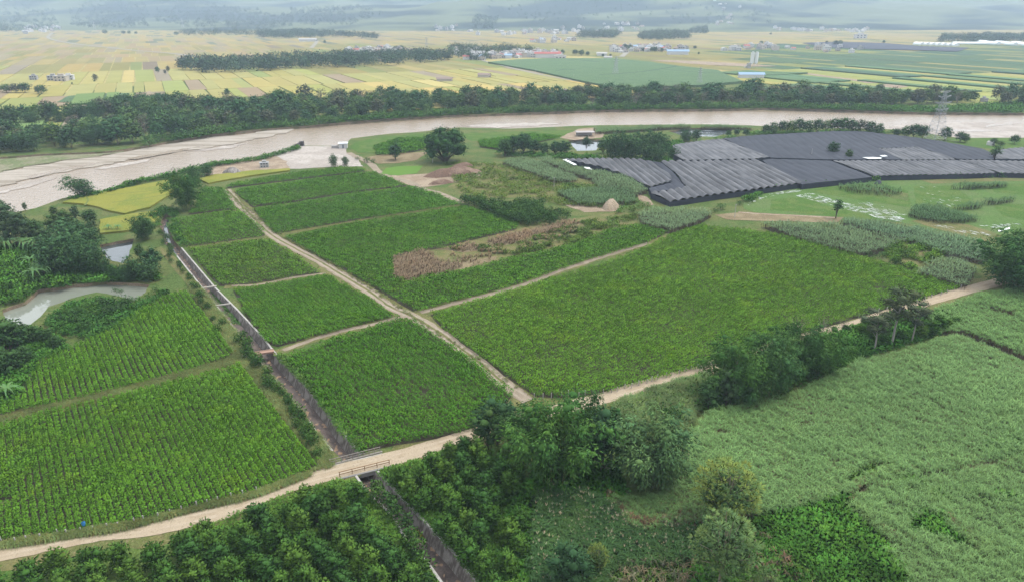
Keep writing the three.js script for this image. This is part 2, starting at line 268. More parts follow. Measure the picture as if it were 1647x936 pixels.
function bananaPlant(h, n, col) {
  const g = new THREE.Group(), T = new Build();
  trunkTo(T, [[0, -0.1, 0], [0.05, h * 0.5, 0]], 0.16, 0.1, C(0.14, 0.15, 0.06), 6); part(g, 'stem', T.geo(), M.bark);
  for (let k = 0; k < n; k++) {
    const L = new Build(), az = k * 2.4 + rr(-0.3, 0.3), el = rr(0.5, 1.1), len = h * rr(0.55, 0.75), pts = [];
    for (let j = 0; j <= 6; j++) { const t = j / 6, q = len * t, e = el - 1.5 * t * t * 0.8; pts.push([Math.cos(az) * q * Math.cos(e * 0.7), h * 0.5 + q * Math.sin(e) * 0.75, Math.sin(az) * q * Math.cos(e * 0.7)]); }
    L.blade(pts, len * 0.18, norm3([Math.cos(az) * 0.2, 1, Math.sin(az) * 0.2]), vary(col, 0.15)); part(g, 'leaf', L.geo(), M.waxLeaf);
  }
  return g;
}
function smallPlant({ h, r, n, len, wid = 0.5, col, droop = 0, up = 0.3 }) {          // one bush of a field crop, leaves only
  const L = new Build();
  for (let k = 0; k < n; k++) {
    const el = Math.asin(rr(-0.1, 1)), d = dirOf(k * 2.39996 + rr(-0.4, 0.4), el), q = rr(0.55, 1);
    const out = norm3([d[0] + rr(-0.5, 0.5), d[1] * 0.5 + up - droop + rr(-0.3, 0.3), d[2] + rr(-0.5, 0.5)]), nr = norm3([d[0] * 0.5 + rr(-0.5, 0.5), 0.7 + rr(-0.2, 0.3), d[2] * 0.5 + rr(-0.5, 0.5)]);
    L.leaf(d[0] * r * q, h * (0.3 + 0.62 * Math.max(0, d[1]) * q), d[2] * r * q, out, nr, len * rr(0.75, 1.25), len * wid, vary(col, 0.22));
  }
  return L.geo();
}
function caneTuft({ h, n, len, wid, col, dry = C(0.2, 0.13, 0.09), dryN = 5, r = 0.35, seg = 4 }) {   // sugar cane: stalks below, long arching blades above
  const L = new Build();
  for (let k = 0; k < n; k++) {
    const az = k * 2.39996 + rr(-0.5, 0.5), el = rr(0.55, 1.25), bx = rr(-r, r), bz = rr(-r, r), y0 = h * rr(0.5, 0.72), q = len * rr(0.7, 1.2), pts = [], bend = rr(0.8, 1.9);
    for (let j = 0; j <= seg; j++) { const t = j / seg, e = el - bend * t * t; pts.push([bx + Math.cos(az) * q * t * Math.cos(e), y0 + q * t * Math.sin(Math.max(e, -0.5)) * 0.9, bz + Math.sin(az) * q * t * Math.cos(e)]); }
    L.blade(pts, wid * rr(0.8, 1.2), norm3([Math.cos(az) * 0.35, 0.9, Math.sin(az) * 0.35]), vary(col, 0.22));
  }
  for (let k = 0; k < dryN; k++) {
    const az = rr(0, 6.28), bx = rr(-r, r), bz = rr(-r, r), y0 = h * rr(0.25, 0.5), q = len * rr(0.4, 0.7);
    L.blade([[bx, 0, bz], [bx + rr(-0.1, 0.1), y0, bz + rr(-0.1, 0.1)], [bx + Math.cos(az) * q * 0.5, y0 + 0.25, bz + Math.sin(az) * q * 0.5], [bx + Math.cos(az) * q, y0 - 0.2, bz + Math.sin(az) * q]], wid * 1.3, norm3([Math.cos(az), 0.3, Math.sin(az)]), vary(dry, 0.3));
  }
  return L.geo();
}
function paleTree({ h, w, tiers, col, dark, bark = C(0.2, 0.17, 0.12) }) {             // feathery tree with round pale tufts on the ends of its twigs
  const g = new THREE.Group(), T = new Build(), L = new Build();
  trunkTo(T, [[0, -0.3, 0], [0.1, h * 0.3, 0.1], [0, h * 0.8, 0]], 0.26, 0.07, bark, 7);
  for (let k = 0; k < tiers; k++) {
    const f = (k + 0.5) / tiers, d = dirOf(k * 2.39996, Math.asin(-0.45 + 1.42 * f)), q = rr(0.72, 1.02), c = [d[0] * w / 2 * q, h * (0.58 + 0.4 * d[1] * q), d[2] * w / 2 * q];
    if (k % 3 === 0) trunkTo(T, [[0, h * rr(0.25, 0.5), 0], [c[0] * 0.55, c[1] * 0.85, c[2] * 0.55], c], 0.08, 0.02, bark, 4);
    const bc = vary(rnd() < 0.35 ? dark : col, 0.15), r = rr(0.42, 0.7) * w / 7;
    for (let j = 0; j < 40; j++) {
      const e = dirOf(rr(0, 6.283), Math.asin(rr(-0.4, 1))), out = norm3([e[0] + d[0] * 0.3, e[1] * 0.7 + 0.1, e[2] + d[2] * 0.3]);
      L.leaf(c[0] + e[0] * r * 0.45, c[1] + e[1] * r * 0.4, c[2] + e[2] * r * 0.45, out, norm3([e[0] * 0.6 + rr(-0.3, 0.3), 0.6 + rr(-0.2, 0.3), e[2] * 0.6 + rr(-0.3, 0.3)]), r * rr(0.6, 1), r * 0.2, vary(bc, 0.16));
    }
  }
  for (let k = 0; k < tiers * 0.8; k++) { const d = dirOf(rr(0, 6.28), Math.asin(rr(-0.7, 0.8))), q = rr(0.3, 0.75); bough(L, [d[0] * w / 2 * q, h * (0.55 + 0.36 * d[1] * q), d[2] * w / 2 * q], w * 0.1, 26, 0.45, dark, { wid: 0.3, droop: 0.2 }); }
  part(g, 'trunk', T.geo(), M.bark); part(g, 'crown', L.geo(), M.leaf); return g;
}
function tallTree({ h, w, forks, col, side = 1 }) {                                   // pale bare trunk, open crown of flat tiers at the top
  const g = new THREE.Group(), T = new Build(), L = new Build();
  trunkTo(T, [[0, -0.3, 0], [0.15 * side, h * 0.35, 0.1], [0.5 * side, h * 0.65, 0], [0.4 * side, h * 0.95, 0]], 0.24, 0.07, PALEBARK, 7);
  for (let k = 0; k < forks; k++) {
    const az = k * 2.39996 + 0.5, y0 = h * (0.38 + 0.5 * k / forks), q = w / 2 * rr(0.5, 1), e = [Math.cos(az) * q + 0.4 * side, y0 + h * rr(0.08, 0.2), Math.sin(az) * q];
    trunkTo(T, [[0.3 * side, y0, 0], [e[0] * 0.6, (y0 + e[1]) / 2 + 0.2, e[2] * 0.6], e], 0.1, 0.03, PALEBARK, 4);
    for (let j = 0; j < 4; j++) bough(L, [e[0] * rr(0.6, 1.2), e[1] + rr(-0.2, 0.6), e[2] * rr(0.6, 1.2)], rr(0.9, 1.5), 60, 0.42, col, { flat: 0.5 });
  }
  part(g, 'trunk', T.geo(), M.bark); part(g, 'crown', L.geo(), M.leaf); return g;
}
const G = {};
Build.tone = 0.8;
G.citrus = [0, 1, 2, 3].map((k) => broadTree({ h: 4.3 + 0.2 * k, w: 2.5, base: 0.02, boughs: 17, leaves: 70, len: 0.36, col: [C(0.046, 0.108, 0.018), C(0.056, 0.122, 0.02), C(0.04, 0.095, 0.02), C(0.068, 0.135, 0.022)][k], tr: 0.1, size: 0.42, limb: 4, droop: -0.15, top: 0.5 }));
G.young = [0, 1].map((k) => broadTree({ h: 2.4, w: 1.9, base: 0.03, boughs: 14, leaves: 24, len: 0.36, col: [C(0.05, 0.11, 0.022), C(0.042, 0.095, 0.022)][k], tr: 0.07, size: 0.34, limb: 3, droop: -0.2 }));
Build.tone = 0.88;
G.bamboo = [0, 1, 2].map((k) => bambooClump({ h: 14, spread: [5, 4.2, 5.4][k], stems: 30, sprays: 7, leaves: 62, puff: 1.4, len: 0.46, col: [C(0.046, 0.108, 0.022), C(0.05, 0.11, 0.03), C(0.038, 0.09, 0.022)][k] }));
G.paleBamboo = bambooClump({ h: 12, spread: 4.6, stems: 28, sprays: 7, leaves: 62, puff: 1.35, col: C(0.07, 0.13, 0.045), len: 0.48 });
G.thinBamboo = [0, 1].map((k) => bambooClump({ h: 10, spread: 2.1, stems: 20, sprays: 7, leaves: 18, len: 0.6, puff: 1.1, col: C(0.042, 0.096, 0.032), lean: k ? [-3.6, 0] : [0.5, 0] }));
Build.tone = 0.78;
G.midBamboo = [0, 1].map((k) => bambooClump({ h: 13, spread: 4.6, stems: 22, sprays: 6, leaves: 13, len: 0.95, puff: 1.7, col: [C(0.044, 0.098, 0.034), C(0.052, 0.106, 0.036)][k] }));
Build.tone = 0.75;
G.broad = [0, 1, 2, 3].map((k) => broadTree({ h: 9 + k, w: 6 + k * 0.5, base: 0.06, boughs: 22, leaves: 56, len: 0.6, col: [C(0.048, 0.1, 0.03), C(0.036, 0.08, 0.03), C(0.056, 0.104, 0.028), C(0.05, 0.084, 0.036)][k] }));
Build.tone = 0.95;
G.belt = [0, 1, 2, 3, 4].map((k) => broadTree({ h: 12 + k * 0.6, w: 8.2 + k * 0.5, base: 0.02, boughs: 22, leaves: 26, len: 1.2, col: [C(0.046, 0.092, 0.03), C(0.034, 0.072, 0.028), C(0.062, 0.108, 0.03), C(0.07, 0.08, 0.046), C(0.038, 0.09, 0.036)][k], limb: 4, size: 0.34 }));
G.grey = broadTree({ h: 12, w: 7, base: 0.2, boughs: 20, leaves: 12, len: 0.9, col: C(0.095, 0.092, 0.066), open: 0.3, limb: 12, bark: C(0.25, 0.21, 0.18) });
G.bankShrub = [0, 1].map((k) => broadTree({ h: 5, w: 7, base: 0.02, boughs: 16, leaves: 18, len: 0.9, col: [C(0.07, 0.14, 0.035), C(0.055, 0.12, 0.035)][k], size: 0.36, limb: 3 }));
Build.tone = 0.78;
G.banyan = broadTree({ h: 17, w: 23, base: 0.0, boughs: 110, leaves: 54, len: 0.85, col: C(0.036, 0.084, 0.026), tr: 1.1, size: 0.19, limb: 16, flat: 0.75 });
G.shrub = [0, 1, 2].map((k) => broadTree({ h: 2.3, w: 2.8, base: 0.02, boughs: 13, leaves: 22, len: 0.36, col: [C(0.05, 0.112, 0.026), C(0.07, 0.15, 0.028), C(0.045, 0.085, 0.03)][k], tr: 0.06, size: 0.36, limb: 3 }));
G.banana = [0, 1, 2].map((k) => bananaPlant(4 + k * 0.5, 13 + k, C(0.08, 0.16, 0.05)));
G.pale = [paleTree({ h: 11, w: 8.2, tiers: 85, col: C(0.15, 0.2, 0.045), dark: C(0.07, 0.125, 0.04) }), paleTree({ h: 11, w: 7.4, tiers: 70, col: C(0.11, 0.175, 0.055), dark: C(0.075, 0.13, 0.045) })];
G.tall = [tallTree({ h: 13, w: 6, forks: 9, col: C(0.07, 0.092, 0.05) }), tallTree({ h: 11, w: 5.5, forks: 8, col: C(0.075, 0.098, 0.045), side: -1 })];
G.bare = broadTree({ h: 8, w: 6.5, base: 0.3, boughs: 18, leaves: 11, len: 0.4, col: C(0.12, 0.1, 0.07), open: 0.3, limb: 16, bark: C(0.28, 0.23, 0.2), tr: 0.15 });
G.slim = broadTree({ h: 9, w: 3.2, base: 0.12, boughs: 14, leaves: 26, len: 0.5, col: C(0.045, 0.095, 0.03), open: 0.5, limb: 6 });
G.farTree = [0, 1].map((k) => { const L = new Build(); for (let j = 0; j < 7; j++) bough(L, [rr(-3, 3), 3 + j, rr(-3, 3)], 2.8, 12, 2, [C(0.04, 0.078, 0.032), C(0.05, 0.086, 0.032)][k], {}); return L.geo(); });
Build.tone = 0.72;
G.crop = [smallPlant({ h: 1.15, r: 0.31, n: 34, len: 0.28, wid: 0.62, col: C(0.097, 0.226, 0.02) }), smallPlant({ h: 1.5, r: 0.46, n: 42, len: 0.33, wid: 0.58, col: C(0.076, 0.195, 0.018) })];
G.cropFar = smallPlant({ h: 1.3, r: 0.5, n: 20, len: 0.42, wid: 0.6, col: C(0.094, 0.219, 0.022) });
G.cane = caneTuft({ h: 2.5, n: 24, len: 0.95, wid: 0.062, col: C(0.142, 0.252, 0.078), dryN: 4 });
G.caneGreen = caneTuft({ h: 2.2, n: 22, len: 0.95, wid: 0.058, col: C(0.14, 0.25, 0.074), dryN: 5 });
G.caneFar = caneTuft({ h: 2.7, n: 11, len: 1.2, wid: 0.15, col: C(0.14, 0.22, 0.1), dryN: 3, dry: C(0.13, 0.11, 0.07), r: 0.6, seg: 3 });
G.maize = caneTuft({ h: 1.7, n: 12, len: 0.8, wid: 0.1, col: C(0.05, 0.108, 0.03), dryN: 0, r: 0.2, seg: 3 });
{ const B = new Build(); for (let k = 0; k < 4; k++) { const a = k * 1.6; B.leaf(0, 1.75, 0, norm3([Math.cos(a) * 0.5, 1, Math.sin(a) * 0.5]), [0, 1, 0], 0.3, 0.035, C(0.3, 0.27, 0.18)); } G.tassel = B.geo(); }
G.deadMaize = caneTuft({ h: 1.7, n: 11, len: 0.8, wid: 0.11, col: C(0.24, 0.175, 0.11), dry: C(0.19, 0.13, 0.085), dryN: 5, r: 0.25, seg: 3 });
G.weed = smallPlant({ h: 0.9, r: 0.55, n: 16, len: 0.5, wid: 0.35, col: C(0.085, 0.165, 0.032), up: 0.4 });
G.vine = smallPlant({ h: 1.3, r: 0.9, n: 30, len: 0.42, wid: 0.6, col: C(0.06, 0.16, 0.022) });
G.grassTuft = caneTuft({ h: 0.55, n: 12, len: 0.75, wid: 0.07, col: C(0.15, 0.19, 0.06), dryN: 4, dry: C(0.3, 0.24, 0.12), r: 0.3, seg: 2 });
G.reed = caneTuft({ h: 1.2, n: 12, len: 1.1, wid: 0.07, col: C(0.11, 0.165, 0.055), dryN: 3, dry: C(0.26, 0.22, 0.12), r: 0.3, seg: 3 });

Build.tone = 0.72;

// ------------------------------------------------------------ sheets, slabs and strips
function flatGeo(r, y, holes = []) {
  const v2 = (q) => q.map(([x, z]) => new THREE.Vector2(x, z)), outer = v2(r), hs = holes.map(v2);
  if (THREE.ShapeUtils.area(outer) < 0) outer.reverse();
  for (const h of hs) if (THREE.ShapeUtils.area(h) > 0) h.reverse();
  const tri = THREE.ShapeUtils.triangulateShape(outer, hs), all = [outer, ...hs].flat(), g = new THREE.BufferGeometry();
  const p = [], n = [], uv = [], c = [];
  for (const q of all) { p.push(q.x, y, q.y); n.push(0, 1, 0); uv.push(q.x, q.y); c.push(1, 1, 1); }
  g.setAttribute('position', new THREE.Float32BufferAttribute(p, 3)); g.setAttribute('normal', new THREE.Float32BufferAttribute(n, 3)); g.setAttribute('uv', new THREE.Float32BufferAttribute(uv, 2)); g.setAttribute('color', new THREE.Float32BufferAttribute(c, 3));
  const idx = [];
  for (const [a, b, d] of tri) { const A = all[a], Bq = all[b], D = all[d], s = (Bq.x - A.x) * (D.y - A.y) - (Bq.y - A.y) * (D.x - A.x); s > 0 ? idx.push(a, d, b) : idx.push(a, b, d); }
  g.setIndex(idx); return g;
}
function wallGeo(r, y0, y1, closed = true, outTop = 0) {
  const B = new Build(), n = r.length; let run = 0;
  for (let i = 0; i < (closed ? n : n - 1); i++) {
    const a = r[i], b = r[(i + 1) % n], L = Math.hypot(b[0] - a[0], b[1] - a[1]), o = B.k;
    if (L < 1e-4) continue;
    const nx = -(b[1] - a[1]) / L, nz = (b[0] - a[0]) / L, W = C(1, 1, 1);
    B.v(a[0], y0, a[1], nx, 0, nz, W, run, y0); B.v(b[0], y0, b[1], nx, 0, nz, W, run + L, y0); B.v(b[0] + nx * outTop, y1, b[1] + nz * outTop, nx, 0, nz, W, run + L, y1); B.v(a[0] + nx * outTop, y1, a[1] + nz * outTop, nx, 0, nz, W, run, y1);
    B.i.push(o, o + 1, o + 2, o, o + 2, o + 3); run += L;
  }
  return B.geo();
}
function mergeTwo(a, b) {
  const g = new THREE.BufferGeometry(), na = a.attributes.position.count;
  for (const k of ['position', 'normal', 'uv', 'color']) { const A = a.attributes[k], o = new Float32Array(A.array.length + b.attributes[k].array.length); o.set(A.array); o.set(b.attributes[k].array, A.array.length); g.setAttribute(k, new THREE.BufferAttribute(o, A.itemSize)); }
  g.setIndex([...a.index.array, ...[...b.index.array].map((q) => q + na)]); return g;
}
function tinted(g, c) { const a = g.attributes.color.array; for (let i = 0; i < a.length; i += 3) { a[i] = c[0]; a[i + 1] = c[1]; a[i + 2] = c[2]; } return g; }
function land(name, r, y, m, holes, col) { const o = new THREE.Mesh(flatGeo(r, y, holes), m); if (col) tinted(o.geometry, col); o.name = numbered(name); o.userData.kind = 'structure'; scene.add(o); return o; }
const slabGeo = (r, y0, y1) => mergeTwo(flatGeo(r, y1), wallGeo(THREE.ShapeUtils.area(r.map((q) => new THREE.Vector2(...q))) > 0 ? [...r].reverse() : r, y0, y1));
function plot(name, r, h, m) { const o = new THREE.Mesh(slabGeo(r, 0, h), m); o.name = numbered(name); o.userData.kind = 'structure'; scene.add(o); return o; }
function spline(f, n, h = 0) { return new THREE.CatmullRomCurve3(ring(f, h).map(([x, z]) => new THREE.Vector3(x, 0, z)), false, 'centripetal').getSpacedPoints(n); }
function ribbonGeo(pts, w, y, jit = 0.15) {               // a strip along the points, uv in metres
  const B = new Build(); let run = 0, last = -1;
  pts.forEach((p, k) => {
    const a = pts[Math.max(0, k - 1)], b = pts[Math.min(pts.length - 1, k + 1)], L = Math.hypot(b.x - a.x, b.z - a.z), nx = -(b.z - a.z) / L, nz = (b.x - a.x) / L;
    if (k) run += Math.hypot(p.x - pts[k - 1].x, p.z - pts[k - 1].z);
    const W = typeof w === 'function' ? w(k / (pts.length - 1)) : w, l = W / 2 * (1 + (fbm(run * 0.4, 3) - 0.5) * 2 * jit), r = W / 2 * (1 + (fbm(run * 0.4, 77) - 0.5) * 2 * jit);
    const o = B.v(p.x + nx * l, y, p.z + nz * l, 0, 1, 0, [1, 1, 1], l, run); B.v(p.x - nx * r, y, p.z - nz * r, 0, 1, 0, [1, 1, 1], -r, run);
    if (last >= 0) B.i.push(last, o, o + 1, last, o + 1, last + 1);
    last = o;
  });
  return B.geo();
}
function strip(name, f, w, y, m, n = 80, jit = 0.15, label) { const o = new THREE.Mesh(ribbonGeo(spline(f, n), w, y, jit), m); o.name = numbered(name); o.userData.kind = 'structure'; if (label) o.userData.label = label; scene.add(o); return o; }

// ------------------------------------------------------------ outlines of ground, river, canal and ponds (read off the photograph, set out on the ground)
const NEAR_BANK = [-300, 440, -60, 356, 26, 341, 56, 335, 97, 320, 128, 312, 167, 307, 226, 289, 282, 279, 341, 263, 446, 249, 484, 234, 538, 235, 556, 231, 564, 223, 628, 215, 666, 213, 738, 205, 820, 207, 948, 202, 1127, 200, 1204, 202, 1300, 205, 1432, 208, 1500, 216, 1560, 224, 1647, 222, 2000, 222];
const FAR_BANK = [2000, 184, 1647, 182, 1483, 181, 1355, 177, 1240, 174, 1127, 176, 974, 177, 830, 182, 743, 185, 628, 191, 553, 197, 500, 202, 420, 208, 333, 217, 269, 228, 218, 237, 179, 243, 64, 248, 0, 253, -300, 282];
const riverRing = curveRing(ring([...NEAR_BANK, ...FAR_BANK]), 12, 0.8);
const CANAL_L = [262, 345, 256, 362, 264, 392, 285, 412, 326, 463, 374, 524, 418, 580, 448, 616, 487, 662, 513, 699, 536, 725, 574, 765, 588, 786, 633, 829, 656, 870, 687, 901, 722, 950, 745, 985];
const CANAL_R = [275, 346, 269, 362, 279, 387, 290, 399, 344, 463, 379, 498, 420, 542, 438, 565, 474, 604, 513, 647, 551, 698, 579, 732, 605, 759, 641, 796, 666, 824, 692, 850, 730, 891, 764, 934, 795, 985];
const cl = ring(CANAL_L), cr = ring(CANAL_R), canalRing = [...cl, ...[...cr].reverse()];
const ponds = [
  { f: [159, 394, 185, 389, 214, 384, 211, 398, 205, 414, 197, 424, 180, 420, 167, 413], m: 'pond', label: 'small pond with sky-blue water behind the bamboo thicket' },
  { f: [59, 466, 85, 463, 115, 458, 167, 453, 205, 455, 240, 458, 233, 470, 216, 484, 185, 476, 154, 470, 113, 480, 77, 493, 64, 509, 45, 524, 25, 524, 8, 512, 2, 498, 38, 486, 52, 474], m: 'mudPond', label: 'large murky green pond beside the shrubby point' },
  { f: [914, 226, 945, 223.5, 974, 225, 966, 233, 958, 242, 928, 243], m: 'pond', label: 'small pale pond below the low grey shed' },
  { f: [1076, 211, 1100, 206.5, 1130, 205.5, 1182, 207, 1172, 215, 1150, 220, 1100, 219], m: 'pond', label: 'pale pond between the river and the black nets' },
];
for (const p of ponds) p.r = curveRing(ring(p.f), 3, 0.5);

const box4 = (x0, z0, x1, z1) => [[x0, z0], [x1, z0], [x1, z1], [x0, z1]];
land('ground', box4(-7000, 220, 7000, -3900), 0, M.meadow, [riverRing, canalRing, ...ponds.map((p) => p.r)]);
land('riverbed', riverRing, -2.6, M.bank);
const river = land('river', riverRing, -1.5, M.river); river.userData.label = 'wide muddy river crossing the plain';
{ const o = new THREE.Mesh(wallGeo(THREE.ShapeUtils.area(riverRing.map((q) => new THREE.Vector2(...q))) > 0 ? riverRing : [...riverRing].reverse(), -2.6, 0), M.bank); o.name = 'river_bank'; o.userData.kind = 'structure'; scene.add(o); }
for (const p of ponds) { const w = land('pond_water', p.r, -0.9, M[p.m]); w.userData.label = p.label; land('pond_bed', p.r, -2, M.bank); const o = new THREE.Mesh(wallGeo(THREE.ShapeUtils.area(p.r.map((q) => new THREE.Vector2(...q))) > 0 ? p.r : [...p.r].reverse(), -2, 0), M.bank); o.name = numbered('pond_bank'); o.userData.kind = 'structure'; scene.add(o); }
function bar(label, f, m, top = -1.15, rough = 3.2) { const r = curveRing(ring(f, top), 4, rough), o = new THREE.Mesh(slabGeo(r, -1.8, top), m); o.name = numbered('sandbar'); o.userData.kind = 'structure'; o.userData.label = label; scene.add(o); }
bar('long pale sandbar along the far bank of the river', [-60, 300, 0, 276, 60, 266, 115, 257, 180, 248, 218, 241, 244, 234, 272, 231, 333, 221, 410, 214, 430, 210, 471, 206, 460, 214, 420, 222, 359, 233, 282, 245, 218, 254, 154, 268, 108, 276, 64, 283, 0, 299, -60, 312], M.paleSand);
bar('greenish mudflat between the wooded bank and the pale sandbar', [-60, 262, 0, 254, 64, 249, 120, 246, 179, 243, 214, 239, 180, 247, 115, 256, 60, 264, 0, 275, -60, 296], M.mudflat, -0.95);
bar('low wet sandbank in the river by the pylon', [1410, 207, 1450, 201, 1500, 197, 1570, 197, 1647, 198, 1800, 199, 1800, 225, 1647, 223, 1560, 224, 1500, 216], M.sand, -1.2);
bar('brown shoal in the river beyond the big round tree', [740, 203, 780, 200, 850, 198, 905, 199, 850, 203, 800, 206], M.sand, -1.3);
for (const [label, f, m] of [['small pale sand spit off the long sandbar, upstream', [150, 272, 200, 262, 250, 254, 235, 260, 180, 270], M.sand], ['small wet sand spit off the long sandbar', [300, 244, 360, 235, 400, 229, 380, 236, 330, 243], M.sand], ['small wet sand spit at the left frame edge', [-20, 312, 40, 296, 90, 285, 60, 296, 10, 310], M.sand], ['narrow sand edge below the wooded far bank', [560, 199, 640, 192, 740, 186, 800, 184, 740, 189, 640, 195], M.bank], ['narrow sand edge along the near bank by the cane lines', [960, 203, 1060, 199, 1180, 199, 1240, 203, 1180, 202, 1060, 203], M.sand], ['narrow sand edge below the right part of the far bank', [1130, 178, 1240, 176, 1350, 179, 1240, 179], M.bank]]) bar(label, f, m, -1.3, 2.5);
for (const f of [[40, 285, 100, 270, 160, 261, 150, 265, 90, 277, 50, 287], [200, 256, 260, 245, 330, 234, 300, 241, 220, 256], [1583, 206, 1592, 200, 1628, 198, 1633, 200, 1600, 203], [1490, 210, 1530, 207, 1600, 209, 1612, 211, 1560, 212], [1480, 208, 1500, 205, 1520, 206, 1500, 211]]) land('shallow_channel', curveRing(ring(f, -1.1), 4, 1.5), -1.11, M.river);

// hills beyond the plain
{
  const nx = 150, nz = 90, B = new Build(), x0 = -7000, x1 = 7000, z0 = -2250, z1 = -8500;
  const H = (x, z) => {
    const d = -z - 2500 - 500 * (fbm(x / 900 + 4, 1.5, 3) - 0.5) - Math.max(0, x) * 0.1, t = Math.max(0, d);
    const ridge = 1 - Math.abs(2 * fbm(x / 1500 + 11, z / 1500 + 5, 5) - 1);
    return Math.min(1, d / 300) * (d < 0 ? 3 : 4) + 270 * (1 - Math.exp(-0.00000016 * t * t * (0.15 + 1.7 * ridge * ridge))) + Math.min(t * 0.02, 30) * (fbm(x / 350, z / 350, 4) - 0.3) * 1.6;
  };
  scene.userData.hillHeight = H;
  for (let j = 0; j <= nz; j++) for (let i = 0; i <= nx; i++) {
    const x = x0 + (x1 - x0) * i / nx, z = z0 + (z1 - z0) * Math.pow(j / nz, 1.6), e = 25, a = H(x - e, z) - H(x + e, z), b = H(x, z - e) - H(x, z + e), L = Math.hypot(a, 2 * e, b);
    const f = sstep(0.42, 0.56, fbm(x / 260, z / 260 + 30, 4)), col = mix3(C(0.022, 0.045, 0.028), C(0.16, 0.19, 0.09), 1 - f);
    B.v(x, H(x, z), z, a / L, 2 * e / L, b / L, col, x, z);
  }
  for (let j = 0; j < nz; j++) for (let i = 0; i < nx; i++) { const o = j * (nx + 1) + i; B.i.push(o, o + 1, o + nx + 2, o, o + nx + 2, o + nx + 1); }
  const o = new THREE.Mesh(B.geo(), M.farField); o.name = 'hills'; o.userData.kind = 'structure'; scene.add(o);
}

